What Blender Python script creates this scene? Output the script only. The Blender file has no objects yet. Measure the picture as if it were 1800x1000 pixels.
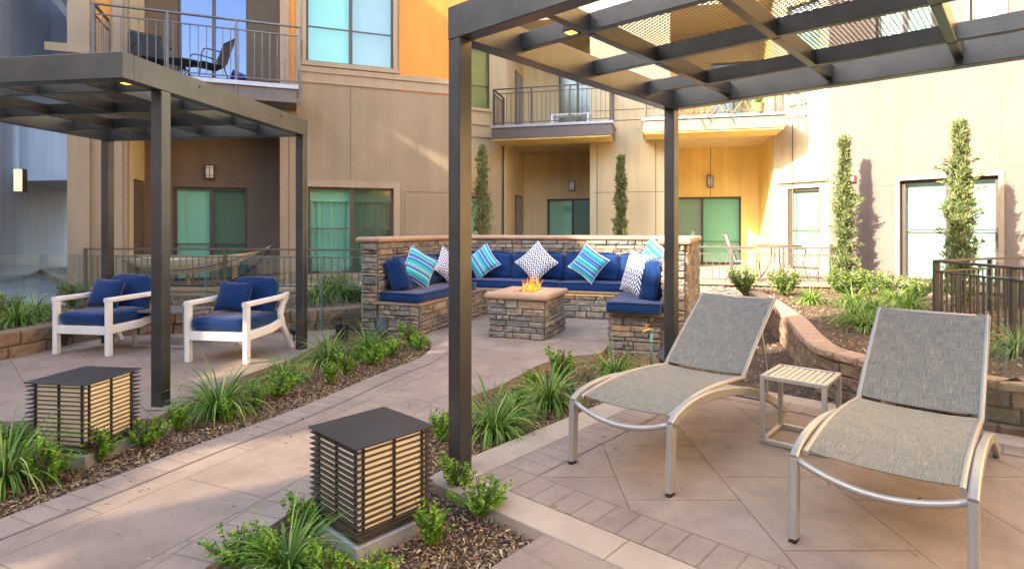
import bpy, math, random
import numpy as np
from mathutils import Vector, Matrix
R = math.radians
random.seed(7); rng = np.random.default_rng(7)
sc = bpy.context.scene
col = sc.collection

# ------------------------------------------------------------------ camera
F, HZ, H = 1015.0, 403.0, 1.35          # focal length in photo pixels, horizon row, eye height
cam = bpy.data.cameras.new("camera"); co = bpy.data.objects.new("camera", cam); col.objects.link(co)
co.location = (0, 0, H); co.rotation_euler = (R(90), 0, 0)
cam.sensor_width = 36; cam.lens = 36 * F / 1800; cam.shift_y = (HZ - 500) / 1800
cam.clip_end = 400; cam.clip_start = 0.05
sc.camera = co
# ------------------------------------------------------------------ light
TR = (0.860, 0.510); EL = 30.0
w = bpy.data.worlds.new("World"); sc.world = w; w.use_nodes = True
nt = w.node_tree; nt.nodes.clear()
sky = nt.nodes.new('ShaderNodeTexSky'); sky.sky_type = 'NISHITA'; sky.sun_disc = False
sky.sun_elevation = R(EL); sky.sun_rotation = math.atan2(-TR[0], -TR[1]) % (2 * math.pi)
sky.air_density = 1.0; sky.dust_density = 2.0; sky.ozone_density = 0.9
bg = nt.nodes.new('ShaderNodeBackground'); bg.inputs['Strength'].default_value = 0.15
out = nt.nodes.new('ShaderNodeOutputWorld')
nt.links.new(sky.outputs[0], bg.inputs[0]); nt.links.new(bg.outputs[0], out.inputs[0])
sl = bpy.data.lights.new("sun", 'SUN'); sl.energy = 2.6; sl.angle = R(0.5); sl.color = (1.0, 0.90, 0.76)
so = bpy.data.objects.new("sun", sl); col.objects.link(so)
so.rotation_euler = Vector((TR[0]*math.cos(R(EL)), TR[1]*math.cos(R(EL)), -math.sin(R(EL)))).to_track_quat('-Z', 'Y').to_euler()
sc.view_settings.view_transform = 'Standard'; sc.view_settings.look = 'None'
sc.view_settings.gamma = 1; sc.view_settings.exposure = 2.88
sc.cycles.max_bounces = 8; sc.cycles.diffuse_bounces = 5; sc.cycles.transparent_max_bounces = 24

# ------------------------------------------------------------------ helpers
def at(px, py, z=0.0):                       # photo pixel on the horizontal plane z
    Y = (H - z) * F / (py - HZ); return Vector(((px - 900) / F * Y, Y, z))
def pd(px, D, z=0.0): return Vector(((px - 900) / F * D, D, z))
def zof(py, D): return H - (py - HZ) * D / F

class MB:
    def __init__(s): s.v = []; s.f = []; s.uv = None; s.M = None
    def add(s, vs, fs):
        o = len(s.v)
        if s.M is not None: vs = [s.M @ Vector(p) for p in vs]
        s.v += [tuple(p) for p in vs]; s.f += [tuple(i + o for i in f) for f in fs]
    def box(s, x0, x1, y0, y1, z0, z1):
        s.add([(x0,y0,z0),(x1,y0,z0),(x1,y1,z0),(x0,y1,z0),(x0,y0,z1),(x1,y0,z1),(x1,y1,z1),(x0,y1,z1)],
              [(0,3,2,1),(4,5,6,7),(0,1,5,4),(1,2,6,5),(2,3,7,6),(3,0,4,7)])
    def cbox(s, x0, x1, y0, y1, z0, z1, c=0.006):   # chamfered box
        pts = []
        for (a, b) in ((z0, c), (z0 + c, 0), (z1 - c, 0), (z1, c)):
            x, X, y, Y = x0 + b, x1 - b, y0 + b, y1 - b
            k = c
            pts += [(x+k,y,a),(X-k,y,a),(X,y+k,a),(X,Y-k,a),(X-k,Y,a),(x+k,Y,a),(x,Y-k,a),(x,y+k,a)]
        f = [tuple(range(7, -1, -1)), tuple(range(24, 32))]
        for l in range(3):
            for i in range(8):
                j = (i + 1) % 8; f.append((l*8+i, l*8+j, l*8+8+j, l*8+8+i))
        s.add(pts, f)
    def prism(s, pts, z0, z1):               # horizontal polygon, extruded
        n = len(pts)
        ar = sum(pts[i][0]*pts[(i+1)%n][1]-pts[(i+1)%n][0]*pts[i][1] for i in range(n))
        if ar < 0: pts = pts[::-1]
        s.add([(p[0],p[1],z0) for p in pts] + [(p[0],p[1],z1) for p in pts],
              [tuple(range(n-1,-1,-1)), tuple(range(n,2*n))] + [(i,(i+1)%n,n+(i+1)%n,n+i) for i in range(n)])
    def sweep(s, pts, w, h, up=(0,0,1), taper=None):   # rectangular profile (chamfered) along points
        pts = [Vector(p) for p in pts]; up = Vector(up); n = len(pts); vs = []; fs = []
        for i, p in enumerate(pts):
            t = (pts[min(i+1,n-1)] - pts[max(i-1,0)]).normalized()
            sd = t.cross(up).normalized(); u = sd.cross(t).normalized()
            k = taper[i] if taper else 1.0
            a, b = w/2*k, h/2*k; c = min(a, b)*0.35
            for (x, y) in ((-a+c,-b),(a-c,-b),(a,-b+c),(a,b-c),(a-c,b),(-a+c,b),(-a,b-c),(-a,-b+c)):
                vs.append(p + sd*x + u*y)
        for i in range(n-1):
            for j in range(8):
                k = (j+1)%8; fs.append((i*8+j, i*8+k, i*8+8+k, i*8+8+j))
        fs += [tuple(range(7,-1,-1)), tuple(range((n-1)*8, n*8))]
        s.add(vs, fs)
    def tube(s, pts, r, n=8, taper=None):
        pts = [Vector(p) for p in pts]; m = len(pts); vs = []; fs = []
        for i, p in enumerate(pts):
            t = (pts[min(i+1,m-1)] - pts[max(i-1,0)]).normalized()
            a = Vector((0,0,1)) if abs(t.z) < 0.9 else Vector((1,0,0))
            sd = t.cross(a).normalized(); u = sd.cross(t)
            k = (taper[i] if taper else 1)*r
            for j in range(n):
                q = 2*math.pi*j/n; vs.append(p + sd*(k*math.cos(q)) + u*(k*math.sin(q)))
        for i in range(m-1):
            for j in range(n):
                k = (j+1)%n; fs.append((i*n+j, i*n+k, i*n+n+k, i*n+n+j))
        fs += [tuple(range(n-1,-1,-1)), tuple(range((m-1)*n, m*n))]
        s.add(vs, fs)
    def rbox(s, w, d, h, r, M, n=10, puff=0.0, wrinkle=0.0, seed=0):   # soft rounded box
        rn = random.Random(seed); ph = [rn.uniform(0, 6) for _ in range(6)]
        cache = {}; vs = []; fs = []
        def vert(p):
            k = tuple(round(c, 5) for c in p)
            if k in cache: return cache[k]
            q = Vector((p[0]*w/2, p[1]*d/2, p[2]*h/2))
            core = Vector((max(-w/2+r, min(w/2-r, q.x)), max(-d/2+r, min(d/2-r, q.y)), max(-h/2+r, min(h/2-r, q.z))))
            dv = q - core
            if dv.length > 1e-9: q = core + dv.normalized()*r
            fx, fy, fz = [1 - abs(c)**2.5 for c in p]
            q.z += puff*math.copysign(1, p[2])*fx*fy*(1 if abs(p[2]) > .99 else abs(p[2]))
            q.y += puff*0.5*math.copysign(1, p[1])*fx*fz*(1 if abs(p[1]) > .99 else abs(p[1]))
            q.x += puff*0.4*math.copysign(1, p[0])*fy*fz*(1 if abs(p[0]) > .99 else abs(p[0]))
            if wrinkle:
                q += Vector((math.sin(9*p[1]+ph[0]+4*p[2]), math.sin(8*p[2]+ph[1]+3*p[0]), math.sin(9*p[0]+ph[2]+5*p[1])+.6*math.sin(17*p[0]+ph[3]-9*p[1])))*wrinkle
            vs.append(M @ q); cache[k] = len(vs)-1; return cache[k]
        g = [-1 + 2*i/n for i in range(n+1)]
        g = [math.copysign(abs(x)**0.7, x) for x in g]
        for ax in range(3):
            for sg in (-1, 1):
                for i in range(n):
                    for j in range(n):
                        q = []
                        for (a, b) in ((i,j),(i+1,j),(i+1,j+1),(i,j+1)):
                            p = [0,0,0]; p[ax] = sg; p[(ax+1)%3] = g[a]; p[(ax+2)%3] = g[b]; q.append(vert(p))
                        if sg < 0: q.reverse()
                        fs.append(tuple(q))
        s.add(vs, fs)
    def build(s, name, mat, parent=None, smooth=False, kind=None):
        me = bpy.data.meshes.new(name)
        off = Vector((0,0,0))
        vs = s.v
        if parent is not None and parent.get('_w'):
            q = parent
            o = Vector(parent['_w']); vs = [(p[0]-o[0], p[1]-o[1], p[2]-o[2]) for p in vs]
        me.from_pydata(vs, [], s.f); me.update()
        if s.uv:
            ul = me.uv_layers.new(name="UVMap"); li = 0
            for p in me.polygons:
                for k in p.loop_indices: ul.data[k].uv = s.uv[me.loops[k].vertex_index]
        if smooth: me.shade_smooth()
        me.materials.append(mat)
        o = bpy.data.objects.new(name, me); col.objects.link(o)
        if parent is not None:
            o.parent = parent
            if parent.get('_w'): o['_w'] = list(parent['_w'])
        if kind: o['kind'] = kind
        return o

def tag(o, label, cat, group=None):
    o['label'] = label; o['category'] = cat
    if group: o['group'] = group
    return o
def empty(name, loc=(0,0,0), rz=0.0, world=False):
    o = bpy.data.objects.new(name, None); col.objects.link(o); o.location = loc; o.rotation_euler = (0,0,rz)
    o.empty_display_size = 0.2
    if world: o['_w'] = list(loc)            # parts built in world coordinates
    return o
def copy_tree(o, parent=None):
    c = o.copy(); col.objects.link(c); c.parent = parent
    for ch in [x for x in list(o.children)]: copy_tree(ch, c)
    return c
def smooth_path(pts, k=6):
    P = [Vector(p) for p in pts]; outp = []
    for i in range(len(P)-1):
        a = P[max(i-1,0)]; b = P[i]; c = P[i+1]; d = P[min(i+2,len(P)-1)]
        for j in range(k):
            t = j/k
            outp.append(0.5*((2*b)+(c-a)*t+(2*a-5*b+4*c-d)*t*t+(3*b-a-3*c+d)*t**3))
    outp.append(P[-1]); return outp

# ------------------------------------------------------------------ materials
def nmat(name):
    m = bpy.data.materials.new(name); m.use_nodes = True; t = m.node_tree
    return m, t, t.nodes['Principled BSDF']
def N(t, typ, **kw):
    n = t.nodes.new(typ)
    for k, v in kw.items():
        if k in n.inputs: n.inputs[k].default_value = v
        else: setattr(n, k, v)
    return n
def rgba(c): return (c[0], c[1], c[2], 1)
def ramp(t, fac, stops, const=False):
    r = t.nodes.new('ShaderNodeValToRGB'); e = r.color_ramp.elements
    if const: r.color_ramp.interpolation = 'CONSTANT'
    e[0].position, e[0].color = stops[0][0], rgba(stops[0][1])
    e[1].position, e[1].color = stops[-1][0], rgba(stops[-1][1])
    for p, c in stops[1:-1]:
        q = e.new(p); q.color = rgba(c)
    t.links.new(fac, r.inputs[0]); return r.outputs[0]
def mix(t, a, b, fac, mode='MIX'):
    m = t.nodes.new('ShaderNodeMix'); m.data_type = 'RGBA'; m.blend_type = mode
    for s_, v in ((0, fac), (6, a), (7, b)):
        if isinstance(v, (int, float)): m.inputs[s_].default_value = v
        elif isinstance(v, tuple): m.inputs[s_].default_value = rgba(v)
        else: t.links.new(v, m.inputs[s_])
    return m.outputs[2]
def bump(t, p, h, dist, strength=1.0):
    b = t.nodes.new('ShaderNodeBump'); b.inputs['Distance'].default_value = dist; b.inputs['Strength'].default_value = strength
    t.links.new(h, b.inputs['Height']); t.links.new(b.outputs[0], p.inputs['Normal']); return b
def plain(name, c, rough=0.6, metal=0.0, var=0.12, vscale=6.0, bscale=None, bdist=0.002, spec=0.5, sheen=0.0, coords='Object', stretch=None):
    m, t, p = nmat(name)
    tc = t.nodes.new('ShaderNodeTexCoord'); src = tc.outputs[coords]
    if stretch:
        mp = N(t, 'ShaderNodeMapping'); mp.inputs['Scale'].default_value = stretch; t.links.new(src, mp.inputs[0]); src = mp.outputs[0]
    n = N(t, 'ShaderNodeTexNoise', Scale=vscale, Detail=6.0, Roughness=0.6); t.links.new(src, n.inputs['Vector'])
    a = tuple(x*(1-var) for x in c); b = tuple(min(1, x*(1+var)) for x in c)
    t.links.new(ramp(t, n.outputs[0], [(0.3, a), (0.7, b)]), p.inputs['Base Color'])
    p.inputs['Roughness'].default_value = rough; p.inputs['Metallic'].default_value = metal
    p.inputs['Specular IOR Level'].default_value = spec
    if sheen: p.inputs['Sheen Weight'].default_value = sheen
    if bscale:
        n2 = N(t, 'ShaderNodeTexNoise', Scale=bscale, Detail=5.0, Roughness=0.7); t.links.new(src, n2.inputs['Vector'])
        bump(t, p, n2.outputs[0], bdist)
    return m
def stucco(name, c, var=0.07):
    m, t, p = nmat(name)
    tc = t.nodes.new('ShaderNodeTexCoord')
    n = N(t, 'ShaderNodeTexNoise', Scale=0.8, Detail=8.0, Roughness=0.65); t.links.new(tc.outputs['Object'], n.inputs['Vector'])
    mp = N(t, 'ShaderNodeMapping'); mp.inputs['Scale'].default_value = (3, 3, 0.25); t.links.new(tc.outputs['Object'], mp.inputs[0])
    n3 = N(t, 'ShaderNodeTexNoise', Scale=1.5, Detail=5.0); t.links.new(mp.outputs[0], n3.inputs['Vector'])
    a = tuple(x*(1-var) for x in c); b = tuple(min(1, x*(1+var)) for x in c)
    c1 = ramp(t, n.outputs[0], [(0.32, a), (0.68, b)])
    c2 = ramp(t, n3.outputs[0], [(0.35, (0.87, 0.865, 0.855)), (0.68, (1, 1, 1))])
    t.links.new(mix(t, c1, c2, 1.0, 'MULTIPLY'), p.inputs['Base Color'])
    p.inputs['Roughness'].default_value = 0.9; p.inputs['Specular IOR Level'].default_value = 0.2
    n2 = N(t, 'ShaderNodeTexNoise', Scale=38.0, Detail=6.0, Roughness=0.75); t.links.new(tc.outputs['Object'], n2.inputs['Vector'])
    bump(t, p, n2.outputs[0], 0.012, 0.8)
    return m
def island(name, stops, rough=0.85, nscale=25.0, bdist=0.006, const=False, detail_mix=0.35, trans=0.0, spec=0.3):
    m, t, p = nmat(name)
    g = t.nodes.new('ShaderNodeNewGeometry'); tc = t.nodes.new('ShaderNodeTexCoord')
    c = ramp(t, g.outputs['Random Per Island'], stops, const)
    n = N(t, 'ShaderNodeTexNoise', Scale=nscale, Detail=6.0, Roughness=0.7); t.links.new(tc.outputs['Object'], n.inputs['Vector'])
    k = ramp(t, n.outputs[0], [(0.3, (1-detail_mix,)*3), (0.7, (1+detail_mix*.4,)*3)])
    cc = mix(t, c, k, 1.0, 'MULTIPLY')
    t.links.new(cc, p.inputs['Base Color']); p.inputs['Roughness'].default_value = rough
    p.inputs['Specular IOR Level'].default_value = spec
    if bdist: bump(t, p, n.outputs[0], bdist)
    if trans:
        tr = t.nodes.new('ShaderNodeBsdfTranslucent'); t.links.new(cc, tr.inputs[0])
        ms = t.nodes.new('ShaderNodeMixShader'); ms.inputs[0].default_value = trans
        o = t.nodes['Material Output']
        t.links.new(p.outputs[0], ms.inputs[1]); t.links.new(tr.outputs[0], ms.inputs[2]); t.links.new(ms.outputs[0], o.inputs[0])
    return m
def pavers(name, bw, rh, rot, c1, c2, mortar, msize=0.005, uv=False, offset=0.5, seedscale=1.0):
    m, t, p = nmat(name)
    tc = t.nodes.new('ShaderNodeTexCoord'); mp = N(t, 'ShaderNodeMapping'); mp.inputs['Rotation'].default_value = (0,0,rot)
    t.links.new(tc.outputs['UV' if uv else 'Object'], mp.inputs[0])
    b = N(t, 'ShaderNodeTexBrick', Scale=1.0); b.offset = offset; b.offset_frequency = 2; b.squash = 1.0
    b.inputs['Mortar Size'].default_value = msize; b.inputs['Mortar Smooth'].default_value = 0.3; b.inputs['Bias'].default_value = 0.0
    b.inputs['Brick Width'].default_value = bw; b.inputs['Row Height'].default_value = rh
    b.inputs['Color1'].default_value = rgba(c1); b.inputs['Color2'].default_value = rgba(c2); b.inputs['Mortar'].default_value = rgba(mortar)
    n0 = N(t, 'ShaderNodeTexNoise', Scale=2.5, Detail=3.0); t.links.new(mp.outputs[0], n0.inputs['Vector'])
    vm = t.nodes.new('ShaderNodeVectorMath'); vm.operation = 'MULTIPLY_ADD'; vm.inputs[1].default_value = (0.006,0.006,0); 
    t.links.new(n0.outputs['Color'], vm.inputs[0]); t.links.new(mp.outputs[0], vm.inputs[2])
    t.links.new(vm.outputs[0], b.inputs['Vector'])
    n = N(t, 'ShaderNodeTexNoise', Scale=2.4, Detail=10.0, Roughness=0.72); t.links.new(tc.outputs['Object'], n.inputs['Vector'])
    n2 = N(t, 'ShaderNodeTexNoise', Scale=110.0, Detail=4.0, Roughness=0.8); t.links.new(tc.outputs['Object'], n2.inputs['Vector'])
    k = ramp(t, n.outputs[0], [(0.28, (0.66,0.62,0.60)), (0.5, (0.95,0.93,0.90)), (0.72, (1.20,1.18,1.12))])
    k2 = ramp(t, n2.outputs[0], [(0.3, (0.86,)*3), (0.7, (1.1,)*3)])
    c = mix(t, b.outputs['Color'], k, 1.0, 'MULTIPLY'); c = mix(t, c, k2, 1.0, 'MULTIPLY')
    n3 = N(t, 'ShaderNodeTexNoise', Scale=7.0, Detail=5.0, Roughness=0.75); t.links.new(tc.outputs['Object'], n3.inputs['Vector'])
    st = ramp(t, n3.outputs[0], [(0.60, (0,0,0)), (0.72, (0.5,)*3)])
    c = mix(t, c, (0.30,0.25,0.23), st)
    t.links.new(c, p.inputs['Base Color']); p.inputs['Roughness'].default_value = 0.8; p.inputs['Specular IOR Level'].default_value = 0.35
    ad = t.nodes.new('ShaderNodeMath'); ad.operation = 'MULTIPLY_ADD'; ad.inputs[1].default_value = -1.6
    t.links.new(b.outputs['Fac'], ad.inputs[0]); t.links.new(n2.outputs[0], ad.inputs[2])
    bump(t, p, ad.outputs[0], 0.003)
    return m

M = {}
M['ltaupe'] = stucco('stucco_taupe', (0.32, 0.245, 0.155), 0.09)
M['pier'] = stucco('stucco_pier', (0.37, 0.28, 0.185))
M['pale'] = stucco('stucco_pale_cream', (0.74, 0.68, 0.58))  # lightened so the unseen left walls bounce light
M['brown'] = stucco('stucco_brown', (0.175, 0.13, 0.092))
M['orange'] = stucco('stucco_orange', (0.68, 0.28, 0.06), 0.05)
M['cream'] = stucco('stucco_cream', (0.68, 0.55, 0.33))
M['gold'] = stucco('stucco_gold_bounce', (0.86, 0.65, 0.24))  # cream stucco shifted gold: warm bounce in recess and soffits painted in
M['bouncewall'] = stucco('stucco_gold_reflector', (0.93, 0.62, 0.26))  # reflector colour of unseen walls, added to bounce warm light
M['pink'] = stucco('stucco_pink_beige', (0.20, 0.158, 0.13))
M['grey'] = stucco('stucco_grey', (0.50, 0.50, 0.53))
M['bluegrey'] = stucco('stucco_blue_grey', (0.68, 0.70, 0.75))
M['seam'] = plain('seam_dark_line', (0.16, 0.12, 0.085), 0.9)  # dark tone of the control joints
M['trim'] = stucco('trim_taupe', (0.38, 0.29, 0.19), 0.05)
M['slab'] = plain('slab_metal_brown', (0.14, 0.115, 0.10), 0.6, bscale=40)
M['slabw'] = plain('slab_edge_light', (0.42, 0.44, 0.48), 0.5)
M['frame'] = plain('window_frame_bronze', (0.075, 0.052, 0.04), 0.4)
M['framew'] = plain('window_frame_light', (0.38, 0.36, 0.33), 0.5)
M['rail'] = plain('rail_bronze', (0.12, 0.095, 0.08), 0.45, 0.3)
M['raill'] = plain('rail_galvanised', (0.34, 0.34, 0.33), 0.35, 0.6)
M['railg'] = plain('rail_grey', (0.12, 0.112, 0.10), 0.4, 0.3)
M['railt'] = plain('rail_tan', (0.17, 0.135, 0.105), 0.45, 0.2)
M['railn'] = plain('rail_dark', (0.05, 0.045, 0.045), 0.4, 0.3)
M['steel'] = plain('pergola_painted_steel', (0.085, 0.086, 0.085), 0.34, 0.75, var=0.22, vscale=3.0, bscale=60, bdist=0.001)
M['black'] = plain('black_metal', (0.02, 0.02, 0.02), 0.45)
M['lid'] = plain('lid_dark_bronze', (0.035, 0.031, 0.028), 0.42, 0.2, var=0.2, bscale=120, bdist=0.0006)
M['louvre'] = plain('louvre_dark_bronze', (0.055, 0.046, 0.038), 0.4, 0.2)
M['diff'] = None
M['conc'] = plain('concrete', (0.38, 0.29, 0.205), 0.85, var=0.13, vscale=3.0, bscale=90, bdist=0.002)
M['concg'] = plain('concrete_grey', (0.30, 0.29, 0.27), 0.85, var=0.15, vscale=2.0, bscale=60, bdist=0.003)
M['white'] = plain('white_lacquer_wood', (0.76, 0.73, 0.68), 0.45, var=0.05, bscale=50, bdist=0.0006)
def fabric(name, c, c2=None, scale=420.0, rough=0.9, sheen=0.3):
    m, t, p = nmat(name); tc = t.nodes.new('ShaderNodeTexCoord')
    n = N(t, 'ShaderNodeTexNoise', Scale=3.0, Detail=5.0); t.links.new(tc.outputs['Object'], n.inputs['Vector'])
    a = tuple(x*0.82 for x in c); b = tuple(x*1.15 for x in c)
    t.links.new(ramp(t, n.outputs[0], [(0.3, a), (0.7, b)]), p.inputs['Base Color'])
    w1 = N(t, 'ShaderNodeTexWave', Scale=scale/6, Distortion=0.4); t.links.new(tc.outputs['Object'], w1.inputs['Vector'])
    n2 = N(t, 'ShaderNodeTexNoise', Scale=6.0, Detail=3.0, Distortion=0.6); t.links.new(tc.outputs['Object'], n2.inputs['Vector'])
    bump(t, p, n2.outputs[0], 0.02, 0.7)
    p.inputs['Roughness'].default_value = rough; p.inputs['Sheen Weight'].default_value = sheen; p.inputs['Sheen Roughness'].default_value = 0.4
    p.inputs['Specular IOR Level'].default_value = 0.2
    return m
M['navy'] = fabric('navy_canvas', (0.006, 0.030, 0.112))
M['navyd'] = fabric('navy_piping', (0.005, 0.015, 0.06))
def striped(name, seed):
    m, t, p = nmat(name); tc = t.nodes.new('ShaderNodeTexCoord'); sp = t.nodes.new('ShaderNodeSeparateXYZ'); t.links.new(tc.outputs['UV'], sp.inputs[0])
    W=(.66,.70,.58); T=(.008,.33,.40); B=(.012,.12,.42); K=(.006,.014,.05); A=(.012,.46,.42); L=(.06,.24,.50)
    seq = [B,W,K,T,A,W,B,L,W,K,W,A,T,B,W,L,B,K,W,T,A,W,B,L]
    wd = [3,.6,.8,3,3,.7,2.4,1.6,.7,.8,.7,3,2.4,2.4,.6,1.6,2,.8,.7,3,2.6,.7,2,2]
    k = seed*5 % 24; seq = seq[k:]+seq[:k]; wd = wd[k:]+wd[:k]
    tot = sum(wd); s = 0; st = []
    for c, q in zip(seq, wd): st.append((s/tot, c)); s += q
    st.append((1.0, seq[-1]))
    t.links.new(ramp(t, sp.outputs['Y'], st, True), p.inputs['Base Color']); p.inputs['Roughness'].default_value = 0.85
    p.inputs['Sheen Weight'].default_value = 0.2
    n2 = N(t, 'ShaderNodeTexNoise', Scale=9.0, Detail=3.0); t.links.new(tc.outputs['Object'], n2.inputs['Vector']); bump(t, p, n2.outputs[0], 0.02, 0.5)
    return m
M['stripe1'] = striped('striped_fabric', 0); M['stripe2'] = striped('striped_fabric_blue', 2)
def zigzag(name):
    m, t, p = nmat(name); tc = t.nodes.new('ShaderNodeTexCoord'); sp = t.nodes.new('ShaderNodeSeparateXYZ'); t.links.new(tc.outputs['UV'], sp.inputs[0])
    def mth(op, a, b=None):
        n = t.nodes.new('ShaderNodeMath'); n.operation = op
        for i, v in enumerate((a, b)):
            if v is None: continue
            if isinstance(v, (int, float)): n.inputs[i].default_value = v
            else: t.links.new(v, n.inputs[i])
        return n.outputs[0]
    u = mth('MULTIPLY', sp.outputs['X'], 5.0); v = mth('MULTIPLY', sp.outputs['Y'], 9.0)
    tri = mth('ABSOLUTE', mth('SUBTRACT', mth('FRACT', u), 0.5))
    st = mth('FRACT', mth('ADD', v, mth('MULTIPLY', tri, 2.6)))
    t.links.new(ramp(t, st, [(0, (.012,.03,.15)), (0.52, (.74,.75,.76)), (1.0, (.74,.75,.76))], True), p.inputs['Base Color'])
    p.inputs['Roughness'].default_value = 0.85
    n2 = N(t, 'ShaderNodeTexNoise', Scale=9.0, Detail=3.0); t.links.new(tc.outputs['Object'], n2.inputs['Vector']); bump(t, p, n2.outputs[0], 0.02, 0.5)
    return m
M['zig'] = zigzag('navy_zigzag_fabric')
M['stone'] = island('ledgestone', [(0, (.17,.16,.145)), (.16, (.29,.25,.195)), (.3, (.23,.215,.195)), (.44, (.36,.285,.20)), (.56, (.21,.195,.18)), (.68, (.38,.25,.165)), (.8, (.31,.26,.20)), (.9, (.42,.33,.22)), (1, (.22,.21,.20))], nscale=16.0, bdist=0.025, detail_mix=0.5)
M['joint'] = plain('mortar_dark', (0.05, 0.042, 0.035), 0.95)
M['block'] = island('retaining_block', [(0, (.20,.135,.085)), (.35, (.29,.195,.12)), (.7, (.24,.15,.095)), (1, (.34,.225,.135))], nscale=30.0, bdist=0.015)
M['capstone'] = island('cast_cap', [(0, (.38,.245,.155)), (.5, (.43,.28,.18)), (1, (.36,.23,.145))], nscale=12.0, bdist=0.003, detail_mix=0.2)
M['seatcap'] = island('seat_cap', [(0, (.30,.215,.145)), (1, (.34,.25,.17))], nscale=12.0, bdist=0.003, detail_mix=0.2)
M['soil'] = plain('soil', (0.10, 0.062, 0.036), 1.0, var=0.4, vscale=25.0, bscale=60.0, bdist=0.03)
M['chips'] = island('bark_chips', [(0, (.08,.045,.026)), (.2, (.22,.12,.06)), (.45, (.40,.24,.11)), (.65, (.17,.095,.055)), (.82, (.62,.43,.22)), (1, (.36,.29,.20))], nscale=60.0, bdist=0, detail_mix=0.3)
GR = [(0, (.06,.13,.015)), (.4, (.12,.24,.03)), (.75, (.24,.38,.06)), (.93, (.40,.48,.12)), (1, (.58,.46,.2))]
M['grass'] = island('strap_leaf', GR, 0.5, 8.0, 0, trans=0.3, detail_mix=0.2)
M['shrub'] = island('shrub_leaf', [(0, (.06,.15,.01)), (.4, (.14,.30,.018)), (.75, (.28,.47,.03)), (1, (.46,.60,.07))], 0.45, 30.0, 0, trans=0.3, detail_mix=0.2)
M['bush'] = island('bush_leaf', [(0, (.08,.14,.03)), (.5, (.20,.30,.06)), (1, (.42,.48,.15))], 0.5, 30.0, 0, trans=0.3, detail_mix=0.2)
M['cyp'] = island('cypress_scale', [(0, (.06,.10,.03)), (.4, (.15,.20,.06)), (.8, (.28,.31,.12)), (1, (.42,.34,.17))], 0.7, 20.0, 0, trans=0.15, detail_mix=0.25)
M['cyp_lit'] = island('cypress_scale_lit', [(0, (.16,.22,.08)), (.4, (.34,.40,.18)), (.8, (.52,.55,.28)), (1, (.60,.52,.32))], 0.7, 20.0, 0, trans=0.2, detail_mix=0.2)  # foliage lightened so a tree standing in shade looks sunlit
M['bark'] = plain('bark', (0.10, 0.07, 0.045), 0.9, bscale=30, bdist=0.01)
M['alu'] = plain('lounger_aluminium', (0.36, 0.335, 0.29), 0.34, 0.35, var=0.05, bscale=300, bdist=0.0003)
M['teak'] = plain('table_slat', (0.50, 0.42, 0.29), 0.5, var=0.1)
M['brass'] = plain('brass', (0.6, 0.38, 0.12), 0.35, 0.9)
M['pipe'] = plain('green_pipe', (0.16, 0.30, 0.27), 0.5, 0.2)
M['terra'] = plain('terracotta', (0.50, 0.17, 0.06), 0.7)
M['red'] = plain('alarm_red', (0.6, 0.02, 0.03), 0.4)
M['chairsl'] = plain('dark_sling', (0.018, 0.013, 0.012), 0.7)
M['chairtan'] = plain('tan_sling', (0.45, 0.30, 0.18), 0.8)
M['lava'] = island('lava_rock', [(0, (.03,.02,.018)), (.6, (.12,.05,.035)), (1, (.22,.10,.07))], nscale=60)
def sling(name):
    m, t, p = nmat(name); tc = t.nodes.new('ShaderNodeTexCoord')
    def lines(sx, sy):
        mp = N(t, 'ShaderNodeMapping'); mp.inputs['Scale'].default_value = (sx, sy, 1); t.links.new(tc.outputs['UV'], mp.inputs[0])
        n = N(t, 'ShaderNodeTexNoise', Scale=1.0, Detail=3.0, Roughness=0.75); t.links.new(mp.outputs[0], n.inputs['Vector']); return n.outputs[0]
    a = ramp(t, lines(460, 11), [(0.40, (.035,.04,.04)), (0.5, (.135,.12,.085)), (0.60, (.33,.285,.185))])
    b = ramp(t, lines(11, 460), [(0.40, (.025,.055,.075)), (0.5, (.115,.12,.10)), (0.60, (.30,.255,.165))])
    t.links.new(mix(t, a, b, 0.5), p.inputs['Base Color']); p.inputs['Roughness'].default_value = 0.6
    p.inputs['Sheen Weight'].default_value = 0.15
    return m
M['sling'] = sling('woven_sling')
def stripes_hammock():
    m, t, p = nmat('hammock_cloth'); tc = t.nodes.new('ShaderNodeTexCoord'); sp = t.nodes.new('ShaderNodeSeparateXYZ'); t.links.new(tc.outputs['UV'], sp.inputs[0])
    m1 = t.nodes.new('ShaderNodeMath'); m1.operation = 'MULTIPLY'; m1.inputs[1].default_value = 3.0; t.links.new(sp.outputs['Y'], m1.inputs[0])
    m2 = t.nodes.new('ShaderNodeMath'); m2.operation = 'FRACT'; t.links.new(m1.outputs[0], m2.inputs[0])
    t.links.new(ramp(t, m2.outputs[0], [(0, (.92,.84,.66)), (.3, (.80,.50,.20)), (.4, (.75,.68,.55)), (.55, (.08,.10,.16)), (.7, (.7,.62,.48)), (.85, (.5,.32,.14)), (1, (.6,.5,.36))], True), p.inputs['Base Color'])
    p.inputs['Roughness'].default_value = 0.9; return m
M['hammock'] = stripes_hammock()
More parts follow.
